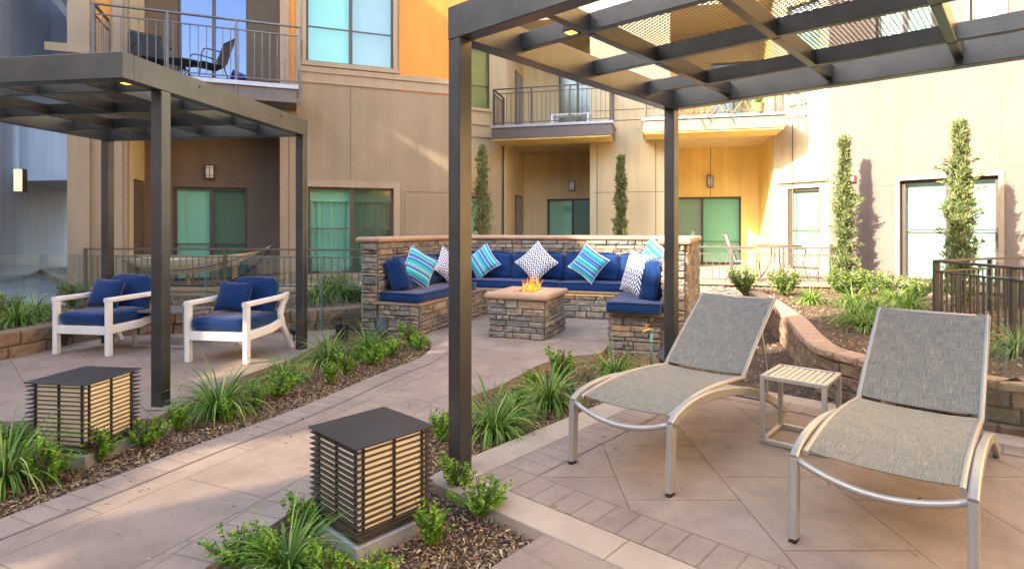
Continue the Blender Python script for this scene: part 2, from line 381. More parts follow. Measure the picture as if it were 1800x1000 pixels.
def glassm(name, tint, gloss=0.10, rough=0.0, base=None):
    m, t, p = nmat(name); o = t.nodes['Material Output']; t.nodes.remove(p)
    tr = t.nodes.new('ShaderNodeBsdfTransparent'); tr.inputs[0].default_value = rgba(tint)
    gl = t.nodes.new('ShaderNodeBsdfGlossy'); gl.inputs['Roughness'].default_value = rough
    if 'window' in name:
        tcw = t.nodes.new('ShaderNodeTexCoord'); nw = N(t, 'ShaderNodeTexNoise', Scale=1.3, Detail=2.0); t.links.new(tcw.outputs['Object'], nw.inputs['Vector']); bw_ = N(t, 'ShaderNodeBump'); bw_.inputs['Distance'].default_value = .05; bw_.inputs['Strength'].default_value = .08; t.links.new(nw.outputs[0], bw_.inputs['Height']); t.links.new(bw_.outputs[0], gl.inputs['Normal'])
    lw = t.nodes.new('ShaderNodeLayerWeight'); lw.inputs[0].default_value = 0.5
    pw = t.nodes.new('ShaderNodeMath'); pw.operation = 'POWER'; pw.inputs[1].default_value = 5.0; t.links.new(lw.outputs['Facing'], pw.inputs[0])
    fr = t.nodes.new('ShaderNodeMath'); fr.operation = 'MULTIPLY_ADD'; fr.inputs[1].default_value = 0.9; fr.inputs[2].default_value = 0.04; t.links.new(pw.outputs[0], fr.inputs[0])
    ad = t.nodes.new('ShaderNodeMath'); ad.operation = 'ADD'; ad.inputs[1].default_value = gloss; ad.use_clamp = True; t.links.new(fr.outputs[0], ad.inputs[0])
    ms = t.nodes.new('ShaderNodeMixShader'); t.links.new(ad.outputs[0], ms.inputs[0])
    t.links.new(tr.outputs[0], ms.inputs[1]); t.links.new(gl.outputs[0], ms.inputs[2]); t.links.new(ms.outputs[0], o.inputs[0])
    return m
M['fence_glass'] = glassm('fence_glass', (.93, .97, .95), 0.02)
M['fence_edge'] = plain('fence_glass_edge', (0.16, 0.26, 0.23), 0.2)
M['pane'] = glassm('window_glass', (.76, .95, .88), 0.07, 0.02)
M['paned'] = glassm('window_glass_screen', (.58, .70, .64), 0.06, 0.12)
M['panel'] = glassm('window_glass_clear', (.80, .90, .85), 0.08, 0.02)
M['blind'] = plain('blind_white', (0.80, 0.82, 0.78), 0.8, var=0.04)
M['blindl'] = plain('blind_lilac', (0.60, 0.58, 0.62), 0.8, var=0.04)
M['inside'] = plain('room_dark', (0.05, 0.06, 0.06), 0.9)
def curtain():
    m, t, p = nmat('curtain_cloth'); p.inputs['Base Color'].default_value = (.62,.66,.60,1); p.inputs['Roughness'].default_value = .9; return m
M['curtain'] = curtain()
def emis(name, c, s):
    m, t, p = nmat(name); p.inputs['Base Color'].default_value = rgba(tuple(x*.5 for x in c)); p.inputs['Emission Color'].default_value = rgba(c); p.inputs['Emission Strength'].default_value = s; return m
M['diff'] = emis('lantern_diffuser', (.98,.74,.50), 0.022)
M['diff'].node_tree.nodes['Principled BSDF'].inputs['Base Color'].default_value = (.84,.76,.62,1)
M['lamp'] = emis('lamp_glass_dim', (1.0, .88, .72), 0.02)
M['lampon'] = emis('lamp_glass_lit', (1.0, .72, .40), 0.20)
M['spot'] = emis('downlight_lens', (1.0, .42, .08), 0.45)
M['strip'] = emis('strip_light', (1.0, .50, .08), 0.20)
def flame():
    m, t, p = nmat('flame'); o = t.nodes['Material Output']
    tc = t.nodes.new('ShaderNodeTexCoord'); n = N(t, 'ShaderNodeTexNoise', Scale=28.0, Detail=4.0); t.links.new(tc.outputs['Object'], n.inputs['Vector'])
    e = t.nodes.new('ShaderNodeEmission'); e.inputs['Strength'].default_value = 1.0
    t.links.new(ramp(t, n.outputs[0], [(0.3, (.30,.03,.003)), (0.5, (.42,.09,.008)), (0.7, (.5,.22,.04))]), e.inputs[0])
    tr = t.nodes.new('ShaderNodeBsdfTransparent'); ms = t.nodes.new('ShaderNodeMixShader')
    lw = t.nodes.new('ShaderNodeLayerWeight'); lw.inputs[0].default_value = 0.35
    n5 = N(t, 'ShaderNodeTexNoise', Scale=45.0, Detail=3.0); t.links.new(tc.outputs['Object'], n5.inputs['Vector'])
    ma = t.nodes.new('ShaderNodeMath'); ma.operation = 'MULTIPLY_ADD'; ma.inputs[1].default_value = 1.6; ma.inputs[2].default_value = -.62; t.links.new(n5.outputs[0], ma.inputs[0])
    mb_ = t.nodes.new('ShaderNodeMath'); mb_.operation = 'ADD'; mb_.use_clamp = True; t.links.new(ma.outputs[0], mb_.inputs[0]); t.links.new(lw.outputs['Facing'], mb_.inputs[1])
    t.links.new(mb_.outputs[0], ms.inputs[0]); t.links.new(e.outputs[0], ms.inputs[1]); t.links.new(tr.outputs[0], ms.inputs[2]); t.links.new(ms.outputs[0], o.inputs[0])
    return m
M['flame'] = flame()
def meshpanel():                               # expanded metal, real open diamonds by alpha of a thin sheet
    m, t, p = nmat('expanded_metal'); o = t.nodes['Material Output']
    tc = t.nodes.new('ShaderNodeTexCoord'); outs = []
    for rz in (R(32), R(-32)):
        mp = N(t, 'ShaderNodeMapping'); mp.inputs['Rotation'].default_value = (0,0,rz); t.links.new(tc.outputs['Object'], mp.inputs[0])
        sp = t.nodes.new('ShaderNodeSeparateXYZ'); t.links.new(mp.outputs[0], sp.inputs[0])
        a = t.nodes.new('ShaderNodeMath'); a.operation = 'MULTIPLY'; a.inputs[1].default_value = 38.0; t.links.new(sp.outputs['Y'], a.inputs[0])
        b = t.nodes.new('ShaderNodeMath'); b.operation = 'FRACT'; t.links.new(a.outputs[0], b.inputs[0])
        c = t.nodes.new('ShaderNodeMath'); c.operation = 'LESS_THAN'; c.inputs[1].default_value = 0.47; t.links.new(b.outputs[0], c.inputs[0]); outs.append(c.outputs[0])
    mx = t.nodes.new('ShaderNodeMath'); mx.operation = 'MAXIMUM'; t.links.new(outs[0], mx.inputs[0]); t.links.new(outs[1], mx.inputs[1])
    p.inputs['Base Color'].default_value = (.24,.23,.215,1); p.inputs['Roughness'].default_value = .5; p.inputs['Metallic'].default_value = .4
    t.links.new(mx.outputs[0], p.inputs['Alpha']); return m
M['mesh'] = meshpanel()

# ------------------------------------------------------------------ frames of reference
def axes(deg):
    a = R(deg); return Vector((math.cos(a), -math.sin(a), 0)), Vector((math.sin(a), math.cos(a), 0))
uA, uB = axes(42.0)
K = Vector((-0.198, 3.142, 0))                     # inner corner of the sun terrace paving
def ab(a, b, z=0.0): return K + uA*a + uB*b + Vector((0,0,z))

# ------------------------------------------------------------------ GROUND
g = MB(); g.add([(-60,-40,-.06),(60,-40,-.06),(60,60,-.06),(-60,60,-.06)], [(0,1,2,3)])
g.build('ground', M['soil'], kind='structure')

P_path = pavers('path_pavers', 0.86, 0.58, R(-66), (.325,.245,.187), (.285,.213,.16), (.22,.155,.115), 0.004)
P_border = pavers('path_border_pavers', 0.125, 0.213, 0, (.315,.24,.185), (.295,.222,.17), (.25,.187,.142), 0.005, uv=True, offset=0.0)
P_left = pavers('left_terrace_pavers', 0.8, 0.56, R(45), (.325,.24,.183), (.285,.21,.157), (.23,.165,.12), 0.004)
P_right = pavers('sun_terrace_pavers', 0.72, 0.57, R(90), (.32,.243,.185), (.28,.21,.158), (.19,.135,.10), 0.0035, offset=0.37)
P_rbord = pavers('sun_terrace_border_pavers', 0.125, 0.234, 0, (.31,.235,.18), (.285,.215,.163), (.235,.17,.125), 0.005, uv=True, offset=0.0)

def sofa_pt(a, b):                                  # skewed frame of the stone bench
    A = Vector((math.cos(R(17.5)), -math.sin(R(17.5)), 0)); B = Vector((math.sin(R(20.5)), math.cos(R(20.5)), 0))
    return Vector((-1.951, 7.53, 0)) + A*a + B*b
SW, SL = 4.03, 2.85                                  # bench outer width and length
left_edge = smooth_path([pd(-420,1.9)] + [at(*p) for p in ((-250,1010),(0,913),(180,846),(353,780),(460,742),(560,703),(660,660),(730,633),(757,614),(757,600),(742,591))], 5)
right_edge = smooth_path([at(*p) for p in ((1070,606),(1052,622),(1004,627),(950,641),(902,666),(870,682),(830,697),(755,745),(620,830),(492,914),(361,1000),(200,1120),(-250,1500))], 5)
gm = MB()
far = [sofa_pt(.81,0.1), sofa_pt(.5,SL-.3), sofa_pt(SW-.5,SL-.3), sofa_pt(SW-.79,0.1)]
gm.prism([p for p in left_edge] + far + [p for p in right_edge], -0.2, 0.0)
gm.build('path', P_path, kind='structure')
def strip(name, edge, width, mat, z=0.004, side=1):
    m = MB(); L = 0; uv = []; pts = edge; n = len(pts); vs = []; fs = []
    for i, p in enumerate(pts):
        t = (pts[min(i+1,n-1)] - pts[max(i-1,0)]); t.z = 0; t.normalize()
        nn = Vector((-t.y, t.x, 0))*side
        if i: L += (pts[i]-pts[i-1]).length
        vs += [(p.x,p.y,z), (p.x+nn.x*width, p.y+nn.y*width, z)]; uv += [(L,0.01),(L,width)]
        if i: fs.append((2*i-2,2*i,2*i+1,2*i-1) if side > 0 else (2*i-2,2*i-1,2*i+1,2*i))
    m.add(vs, fs); m.uv = uv
    return m.build(name, mat, kind='structure')
strip('path_border', left_edge, 0.22, P_border, side=-1)
strip('path_border', right_edge, 0.22, P_border, side=-1)
# left terrace
lt = [pd(-700,3.6), at(-200,748), at(0,742), at(120,738), at(268,735), at(300,722), at(360,692), at(440,657), at(520,628), at(560,606), at(590,588)]
gm = MB(); gm.prism(lt + [pd(600,8.3), pd(300,8.0), pd(0,7.6), pd(-300,7.0)], -0.2, 0.0); gm.build('terrace', P_left, kind='structure')
strip('terrace_border', smooth_path(lt[1:4], 3), 0.2, P_border, side=1)
strip('terrace_border', smooth_path(lt[5:], 3), 0.2, P_border, z=.0045, side=1)
# sun terrace
gm = MB(); gm.prism([ab(0,0), ab(7,0), ab(7,2.56), ab(0,2.56)], -0.2, 0.0); gm.build('sun_terrace', P_right, kind='structure')
strip('sun_terrace_border', [ab(7,0.003), ab(0.003,0.003)], 0.24, P_rbord, side=-1)
strip('sun_terrace_border', [ab(0.003,0.243), ab(0.003,2.55)], 0.24, P_rbord, side=-1)
strip('sun_terrace_border', [ab(0.243,2.555), ab(7,2.555)], 0.2, P_rbord, side=-1)
kb = MB(); kb.M = Matrix.Translation(K) @ Matrix.Rotation(R(-42), 4, 'Z')
def kerbs(a0, a1, b0, b1, along, step=1.15):
    x = a0 if along == 'a' else b0; e = a1 if along == 'a' else b1
    while x < e - 0.01:
        y = min(x + step, e)
        if along == 'a': kb.cbox(x+.002, y-.002, b0, b1, -0.2, 0.006, .004)
        else: kb.cbox(a0, a1, x+.002, y-.002, -0.2, 0.006, .004)
        x = y
kerbs(-.20, 7, -.2, -.002, 'a'); kerbs(-.22, -.002, 0.0, 2.78, 'b'); kerbs(0.0, 7, 2.562, 2.78, 'a')
kb.build('kerb', M['conc'], kind='structure')
gm = MB(); gm.prism([ab(.643,-.202), ab(7,-.202), ab(7,-3), ab(.643,-3)], -0.2, 0.0)
gm.build('lower_walk', pavers('lower_walk_pavers', 0.30, 0.22, R(45), (.31,.235,.18), (.285,.213,.163), (.30,.23,.175), 0.005), kind='structure')
# concrete ramp at far left, terraces at the building
gm = MB(); gm.prism([pd(-500,8.2), pd(118,8.6), pd(150,10.6), pd(160,30), pd(-1200,30), pd(-1200,8.2)], -0.05, 0.16); gm.build('pavement', M['concg'], kind='structure')
gm = MB(); gm.prism([pd(150,9.95), pd(640,9.4), pd(800,12.2), pd(860,17.4), pd(60,16)], -0.05, 0.30); gm.build('patio_floor', M['conc'], kind='structure')
gm = MB(); gm.prism([pd(860,16.9), pd(1160,16.0), pd(1195,11.1), pd(1474,10.5), pd(1480,15.5), pd(1370,18), pd(860,19.5)], -0.05, 0.30); gm.build('patio_floor', M['conc'], kind='structure')

# bark chips
def inside(P, poly):
    x, y = P[:,0], P[:,1]; c = np.zeros(len(P), bool); n = len(poly); j = n-1
    for i in range(n):
        xi, yi = poly[i][0], poly[i][1]; xj, yj = poly[j][0], poly[j][1]
        if yi != yj:
            c ^= ((yi > y) != (yj > y)) & (x < (xj-xi)*(y-yi)/(yj-yi)+xi)
        j = i
    return c
def chips(name, poly, count, z, label, size=(0.012, 0.045), lift=0.02):
    a = np.array([(p[0], p[1]) for p in poly]); lo, hi = a.min(0), a.max(0)
    P = rng.uniform(lo, hi, (count*4, 2)); P = P[inside(P, a)][:count]; n = len(P)
    L = rng.uniform(size[0], size[1], n)/2; W = L*rng.uniform(.15,.4,n); th = rng.uniform(0, 2*np.pi, n); tl = rng.normal(0,.35,n); rl = rng.normal(0,.5,n)
    zz = z + rng.uniform(0.0, lift, n)
    c, s = np.cos(th), np.sin(th); ct, st = np.cos(tl), np.sin(tl); cr, sr = np.cos(rl), np.sin(rl)
    u = np.stack([c*ct, s*ct, st], 1); v = np.stack([-s*cr, c*cr, sr], 1)
    C = np.stack([P[:,0], P[:,1], zz], 1)
    V = np.stack([C-u*L[:,None]-v*W[:,None], C+u*L[:,None]-v*W[:,None]*.6, C+u*L[:,None]+v*W[:,None], C-u*L[:,None]*.8+v*W[:,None]], 1).reshape(-1,3)
    me = bpy.data.meshes.new(name); me.from_pydata(V.tolist(), [], np.arange(4*n).reshape(-1,4).tolist()); me.materials.append(M['chips'])
    o = bpy.data.objects.new(name, me); col.objects.link(o); o['kind'] = 'stuff'; tag(o, label, 'bark mulch'); return o
bedL = [at(-300,1010), at(0,915), at(180,848), at(353,782), at(460,744), at(560,705), at(660,662), at(730,635), at(755,614), at(752,601), at(735,594), at(637,586), at(640,566), at(592,580), at(560,608), at(520,630), at(440,659), at(360,694), at(300,724), at(268,737), at(0,744), at(-200,750)]
bedR = [at(1070,606), at(1052,624), at(1004,629), at(950,643), at(902,668), at(830,699), at(755,747), at(620,832), at(492,916), at(361,1002), at(300,1060), ab(.643,-1.1), ab(.643,-.2), ab(-.2,-.2), ab(-.22,0), ab(-.22,2.7), at(1190,608)]
bedS = [ab(-.1,2.78), ab(6,2.78), pd(1800,3.9), pd(1560,4.4), pd(1486,4.75), pd(1440,5.0), pd(1405,5.7), pd(1368,7.3), pd(1330,10.2), pd(1240,10.4), pd(1210,6.5)]
chips('mulch', bedL, 46000, -0.055, 'brown bark mulch in the long bed left of the path', (.009,.030))
chips('mulch', bedR, 36000, -0.055, 'brown bark mulch in the bed round the front lantern box and pergola post', (.008,.028))
chips('mulch', bedS, 12000, -0.055, 'shaded dark bark mulch below the curved block wall behind the loungers', (0.008,0.03))

# ------------------------------------------------------------------ stone and block walls
def stones(mb, p0, p1, z0, z1, seed=0, hmin=.045, hmax=.105, lmin=.10, lmax=.42, prot=.042, out=None):
    rn = random.Random(seed); p0 = Vector(p0); p1 = Vector(p1); p0.z = p1.z = 0
    u = (p1-p0); L = u.length; u.normalize(); n = Vector((u.y, -u.x, 0))       # outward: right of travel
    def stone(x0, x1, a, b):
        g = .004; x0 += g; x1 -= g; a += g*.8; b -= g*.8
        if x1-x0 < .02 or b-a < .015: return
        d = rn.uniform(.35, 1)*prot; c = min(.012, (b-a)*.3)
        def pt(x, z, q): return p0 + u*x + n*q + Vector((0,0,z))
        j = lambda k: rn.uniform(-k, k)
        vs = [pt(x0,a,-.02), pt(x1,a,-.02), pt(x1,b,-.02), pt(x0,b,-.02),
              pt(x0+j(.003),a+j(.003),d*.55), pt(x1+j(.003),a+j(.003),d*.55), pt(x1+j(.003),b+j(.003),d*.55), pt(x0+j(.003),b+j(.003),d*.55)]
        nx = max(2, int((x1-x0)/.07)); row = []
        for r_ in range(3):
            zz = a+c + (b-a-2*c)*r_/2
            row.append([len(vs)+i for i in range(nx+1)])
            for i in range(nx+1): vs.append(pt(x0+c+(x1-x0-2*c)*i/nx, zz+j(.003), d+j(.006)))
        fs = [(0,1,5,4),(1,2,6,5),(2,3,7,6),(3,0,4,7)]
        for r_ in range(2):
            for i in range(nx): fs.append((row[r_][i],row[r_][i+1],row[r_+1][i+1],row[r_+1][i]))
        fs.append((4,5)+tuple(reversed(row[0]))); fs.append((6,7)+tuple(row[2]))
        fs.append((5,6,row[2][-1],row[1][-1],row[0][-1])); fs.append((7,4,row[0][0],row[1][0],row[2][0]))
        mb.add(vs, fs)
    z = z0
    while z < z1-.02:
        h = rn.uniform(hmin, hmax)
        if z1-z-h < hmin: h = z1-z
        x = 0.0
        while x < L-.01:
            l = rn.uniform(lmin, lmax)
            if L-x-l < lmin*.8: l = L-x
            if h > .075 and rn.random() < .3:
                q = h*rn.uniform(.4,.6); stone(x, x+l, z, z+q); stone(x, x+l*.5, z+q, z+h); stone(x+l*.5, x+l, z+q, z+h)
            else: stone(x, x+l, z, z+h)
            x += l
        z += h
def stone_poly(root, pts, z0, z1, seed, name='stone_face', closed=True, **kw):
    """pts listed so that the outside is to the right of travel"""
    m = MB(); n = len(pts)
    for i in range(n if closed else n-1): stones(m, pts[i], pts[(i+1)%n], z0, z1, seed*31+i, **kw)
    return m.build(name, M['stone'], root)
def offset_poly(pts, d):                                  # shrink / grow closed polygon (outside right of travel)
    n = len(pts); outp = []
    for i in range(n):
        a, b, c = Vector(pts[i-1]), Vector(pts[i]), Vector(pts[(i+1)%n])
        t1 = (b-a).normalized(); t2 = (c-b).normalized(); n1 = Vector((t1.y,-t1.x,0)); n2 = Vector((t2.y,-t2.x,0))
        m = (n1+n2); m = m/(m.length_squared/2) if m.length_squared > 1e-6 else n1
        outp.append(b + m*d)
    return outp
def capring(mb, pts, z0, z1, over, r=0.02):
    o = offset_poly(pts, over); o2 = offset_poly(pts, over-r)
    n = len(pts); vs = []
    prof = [(o2, z0), (offset_poly(pts, over-r*.3), z0+r*.3), (o, z0+r), (o, z1-r), (offset_poly(pts, over-r*.3), z1-r*.3), (o2, z1)]
    for (q, z) in prof: vs += [(p[0],p[1],z) for p in q]
    k = len(prof); fs = []
    for l in range(k-1):
        for i in range(n): j = (i+1)%n; fs.append((l*n+j, l*n+i, (l+1)*n+i, (l+1)*n+j))
    fs += [tuple(range(n)), tuple(range(k*n-1, (k-1)*n-1, -1))]
    mb.add(vs, fs)

# --- the U-shaped stone bench
T_, SD = .22, .59                                        # back wall thickness, seat depth
WT = 1.175; ST = .375
bench = empty('stone_bench', sofa_pt(SW/2, 0), world=True)
tag(bench, 'U-shaped stacked-stone bench with high cast-stone capped back around the fire pit', 'built-in bench')
Q = sofa_pt
outer = [Q(0,0), Q(T_,0), Q(T_,SL-T_), Q(SW-T_,SL-T_), Q(SW-T_,0), Q(SW,0), Q(SW,SL), Q(0,SL)]   # outside right? travel checked below
def ccw(p):
    return sum(p[i][0]*p[(i+1)%len(p)][1]-p[(i+1)%len(p)][0]*p[i][1] for i in range(len(p))) > 0
if not ccw(outer): outer = outer[::-1]
m = MB(); m.prism(outer, -.1, WT); m.build('core_wall', M['joint'], bench)
stone_poly(bench, outer, -.06, WT, 1, 'back_wall', hmin=.05, hmax=.12, lmin=.09, lmax=.36)
m = MB()
for pl in ([Q(0,0), Q(T_,0), Q(T_,SL-T_), Q(0,SL)], [Q(T_,SL-T_), Q(SW-T_,SL-T_), Q(SW,SL), Q(0,SL)], [Q(SW-T_,0), Q(SW,0), Q(SW,SL), Q(SW-T_,SL-T_)]):
    if not ccw(pl): pl = pl[::-1]
m2 = MB(); capring(m2, outer, WT+.002, WT+.075, .062, .034); m2.build('wall_cap', M['capstone'], bench)
seat = [Q(T_+.035,.0), Q(T_+SD,0), Q(T_+SD,SL-T_-SD), Q(SW-T_-SD,SL-T_-SD), Q(SW-T_-SD,0), Q(SW-T_-.035,0), Q(SW-T_-.035,SL-T_-.035), Q(T_+.035,SL-T_-.035)]
if not ccw(seat): seat = seat[::-1]
m = MB(); m.prism(seat, -.1, ST); m.build('seat_core', M['joint'], bench)
stone_poly(bench, seat, -.06, ST, 2, 'seat_base', hmin=.05, hmax=.11, lmin=.10, lmax=.38)
m2 = MB(); capring(m2, seat, ST+.002, ST+.045, .035, .012); m2.build('seat_cap', M['seatcap'], bench)
m = MB()
for i in range(70):
    p = Q(T_+SD+.1+i*.037, SL-T_-SD-.045); q = Q(T_+SD+.1+i*.037+.016, SL-T_-SD-.045)
    m.sweep([p+Vector((0,0,ST-.012)), q+Vector((0,0,ST-.012))], .012, .016)
m.build('strip_light', M['strip'], bench)

def frameM(p, deg, z=0): return Matrix.Translation(Vector((p[0],p[1],z))) @ Matrix.Rotation(R(-deg), 4, 'Z')
# seat cushions (one per run), lying on the stone seat
CZ = ST+.05
def cushion_mesh(name, w_, d_, h_, r_, seed, puff=.012, wrinkle=.002, mat='navy', n=12):
    m = MB(); m.rbox(w_, d_, h_, r_, Matrix.Identity(4), n, puff, wrinkle, seed); return m
def put(name, m, mat, p, deg, z, rx=0, ry=0, rz=0, parts=True, label='', cat='cushion', group=None, pw=None):
    o = m.build(name, M[mat], None, smooth=True)
    o.matrix_world = frameM(p, deg, z) @ Matrix.Rotation(rz,4,'Z') @ Matrix.Rotation(rx,4,'X') @ Matrix.Rotation(ry,4,'Y')
    tag(o, label, cat, group); return o
def piping(o, w_, d_, z, r=.006, c=.05):
    m = MB(); pts = []
    for (sx, sy, a0) in ((1,-1,-90),(1,1,0),(-1,1,90),(-1,-1,180)):
        for k in range(5):
            a = R(a0+k*22.5); pts.append((sx*(w_/2-c)+c*math.cos(a), sy*(d_/2-c)+c*math.sin(a), z))
    pts.append(pts[0]); m.tube(pts, r, 6); m.build('piping', M['navyd'], o, smooth=True)
seatcg = 'navy seat cushions of the stone bench'
SC = [('left arm', (T_+SD/2+.03, .86), 20.5, .60, 1.78), ('right arm', (SW-T_-SD/2-.03, .80), 20.5, .60, 1.90)]
for nm, (a, b), dg, wd, ln in SC:
    o = put('seat_cushion', cushion_mesh('c', wd, ln, .12, .035, 3), 'navy', Q(a,b), dg, CZ+.055, label=f'long navy seat cushion along the {nm} of the stone bench', group=seatcg)
    piping(o, wd+.004, ln+.004, .052); piping(o, wd+.004, ln+.004, -.05)
for i in range(2):
    wd = (SW-2*T_-.08)/2
    o = put('seat_cushion', cushion_mesh('c', wd-.01, .60, .12, .035, 5+i), 'navy', Q(T_+.04+wd*(i+.5), SL-T_-SD/2+.02-.03), 17.5, CZ+.055,
        label=f"navy seat cushion on the {['left','right'][i]} half of the bench's rear run", group=seatcg)
    piping(o, wd-.006, .604, .052); piping(o, wd-.006, .604, -.05)
bz = CZ+.12+.20
bcg = 'navy back cushions of the stone bench'
def backc(a, b, dg, w_, h_, label, lean=14, yaw=0, seed=0, t_=.17):
    m = MB(); m.rbox(w_, t_, h_, .07, Matrix.Identity(4), 14, .03, .006, seed)
    o = m.build('back_cushion', M['navy'], None, smooth=True)
    o.matrix_world = frameM(Q(a,b), dg, bz) @ Matrix.Rotation(R(yaw),4,'Z') @ Matrix.Rotation(R(-lean),4,'X')
    tag(o, label, 'cushion', bcg)
    for sgn in (-1, 1):
        mm = MB(); pts = []
        for (sx, sz, a0) in ((1,-1,-90),(1,1,0),(-1,1,90),(-1,-1,180)):
            for k in range(5):
                q = R(a0+k*22.5); pts.append((sx*(w_/2-.05)+.05*math.cos(q), sgn*(t_/2-.018), sz*(h_/2-.05)+.05*math.sin(q)))
        pts.append(pts[0]); mm.tube(pts, .005, 6); mm.build('piping', M['navyd'], o, smooth=True)
    return o
wq = (SW-2*T_-.1)/4
names = ['in the left rear corner', 'left of the zigzag pillow', 'right of the zigzag pillow', 'in the right rear corner']
for i in range(4):
    backc(T_+.05+wq*(i+.5), SL-T_-.13, 17.5, wq-.015, .44, f'navy back cushion on the rear run {names[i]}', seed=i+10)
# left arm backs (face +a): yaw +90
for i, (b, l) in enumerate(((.42, 'nearest the front end of the left arm'), (1.06, 'middle of the left arm, behind the striped pillow'), (1.70, 'far end of the left arm'))):
    backc(T_+.12, b, 20.5, .62, .44, f'navy back cushion {l}', yaw=90+(14 if i == 0 else 0), seed=20+i, lean=(22 if i == 0 else 14), t_=(.24 if i == 0 else .18))
for i, (b, l) in enumerate(((.40, 'at the front end of the right arm'), (1.04, 'middle of the right arm'))):
    backc(SW-T_-.13, b, 20.5, .62, .46, f'bulging navy back cushion {l}', yaw=-90-(6 if i == 0 else 0), seed=30+i, t_=.22, lean=10)

# throw pillows
def pillow_mesh(s=.46, t_=.15, n=16, ar=1.0):
    m = MB(); vs = []; fs = []; uv = []; e = []
    for side in (0, 1):
        for i in range(n+1):
            for j in range(n+1):
                u = -1+2*i/n; v = -1+2*j/n
                k = (1-abs(u)**2.6)*(1-abs(v)**2.6)
                th = t_/2*(max(k,0)**.5)*(1 if side else -1)
                pin = 1-.09*(1-u*u)*abs(v)**3 - .0; pin2 = 1-.09*(1-v*v)*abs(u)**3
                x = u*s/2*pin2*(1-.03*(1-v*v)); z = v*s*ar/2*pin*(1-.03*(1-u*u))
                vs.append((x, -th, z)); uv.append(((u+1)/2, (v+1)/2))
        o = side*(n+1)**2
        for i in range(n):
            for j in range(n):
                a = o+i*(n+1)+j; q = (a, a+n+1, a+n+2, a+1); fs.append(q if side else q[::-1])
    m.add(vs, fs); m.uv = uv; return m
def pillow(p, z, yaw, lean, roll, mat, label, s=.46, t_=.15, group='throw pillows on the stone bench', pipe='white', ar=1.0):
    m = pillow_mesh(s, t_, ar=ar); o = m.build('throw_pillow', M[mat], None, smooth=True)
    o.matrix_world = Matrix.Translation((p[0],p[1],z)) @ Matrix.Rotation(R(yaw),4,'Z') @ Matrix.Rotation(R(-lean),4,'X') @ Matrix.Rotation(R(roll),4,'Y')
    tag(o, label, 'pillow', group)
    mm = MB(); pts = []; n = 10
    prof = [(-1,-1),(1,-1),(1,1),(-1,1),(-1,-1)]
    for (a, b) in zip(prof[:-1], prof[1:]):
        for k in range(n):
            f = k/n; u = a[0]+(b[0]-a[0])*f; v = a[1]+(b[1]-a[1])*f
            pin = 1-.09*(1-u*u)*abs(v)**3; pin2 = 1-.09*(1-v*v)*abs(u)**3
            pts.append((u*s/2*pin2*(1-.03*(1-v*v)), 0, v*s*ar/2*pin*(1-.03*(1-u*u))))
    pts.append(pts[0]); mm.tube(pts, .004, 5); mm.build('piping', M[pipe], o, smooth=True)
    return o
pz = CZ+.12
def pil(px, D, py, *a, **k): return pillow(pd(px, D), zof(py, D), *a, **k)
pil(737, 7.78, 470, 38, 16, 32, 'stripe1', 'turquoise and blue striped pillow propped on its corner at the front of the left arm')
pil(787, 8.55, 468, 60, 14, 40, 'zig', 'navy and white zigzag pillow half hidden by the pergola post on the left arm')
pil(848, 9.45, 460, -17, 18, 52, 'stripe1', 'turquoise striped pillow tilted in the left rear corner of the bench')
pil(943, 9.05, 461, -17, 16, 45, 'zig', 'navy and white zigzag pillow standing on its corner behind the flames', s=.5)
pil(1035, 8.75, 463, -17, 16, 35, 'stripe2', 'blue and turquoise striped pillow leaning on the right half of the rear run', s=.46)
pil(1146, 7.75, 455, -60, 14, 30, 'stripe2', 'blue striped pillow peeking out from behind the right arm cushions')
pil(1117, 7.1, 480, -68, 14, 8, 'zig', 'white zigzag pillow seen edge-on against the navy cushion of the right arm', s=.46, ar=1.15)

# --- fire pit
fa, fb = axes(21.0); FP = at(960.4, 599.5) - fa*.79
fp = empty('fire_pit', FP + fa*.395 + fb*.45, world=True); tag(fp, 'square stacked-stone fire pit with cast cap and live flames', 'fire pit')
sq = [FP, FP+fa*.79, FP+fa*.79+fb*.9, FP+fb*.9]
if not ccw(sq): sq = sq[::-1]
ins = offset_poly(sq, -.035)
m = MB(); m.prism(ins, -.05, .47); m.build('core', M['joint'], fp)
stone_poly(fp, ins, 0, .475, 5, 'stone_base', hmin=.045, hmax=.095, lmin=.08, lmax=.34)
def cap_with_hole(mb, pts, hole, z0, z1, over, r=.02):
    o = [offset_poly(pts, over-r), offset_poly(pts, over-r*.3), offset_poly(pts, over), offset_poly(pts, over), offset_poly(pts, over-r*.3), offset_poly(pts, over-r)]
    zs = [z0, z0+r*.3, z0+r, z1-r, z1-r*.3, z1]; hp = offset_poly(pts, -hole)
    rings = list(zip(o, zs)) + [(hp, z1), (hp, z1-.05)]
    n = len(pts); vs = []
    for q, z in rings: vs += [(p[0],p[1],z) for p in q]
    fs = []
    for l in range(len(rings)-1):
        for i in range(n): j = (i+1)%n; fs.append((l*n+i, l*n+j, (l+1)*n+j, (l+1)*n+i))
    fs.append(tuple(range(n-1,-1,-1))); mb.add(vs, fs)
m = MB(); cap_with_hole(m, ins, .22, .477, .555, .055, .03); m.build('cap', M['capstone'], fp)
tray = offset_poly(ins, -.222); m = MB(); m.prism(tray, .48, .525); m.build('burner_tray', M['black'], fp)
cen = sum((Vector(p) for p in ins), Vector())/4
m = MB(); rn = random.Random(5)
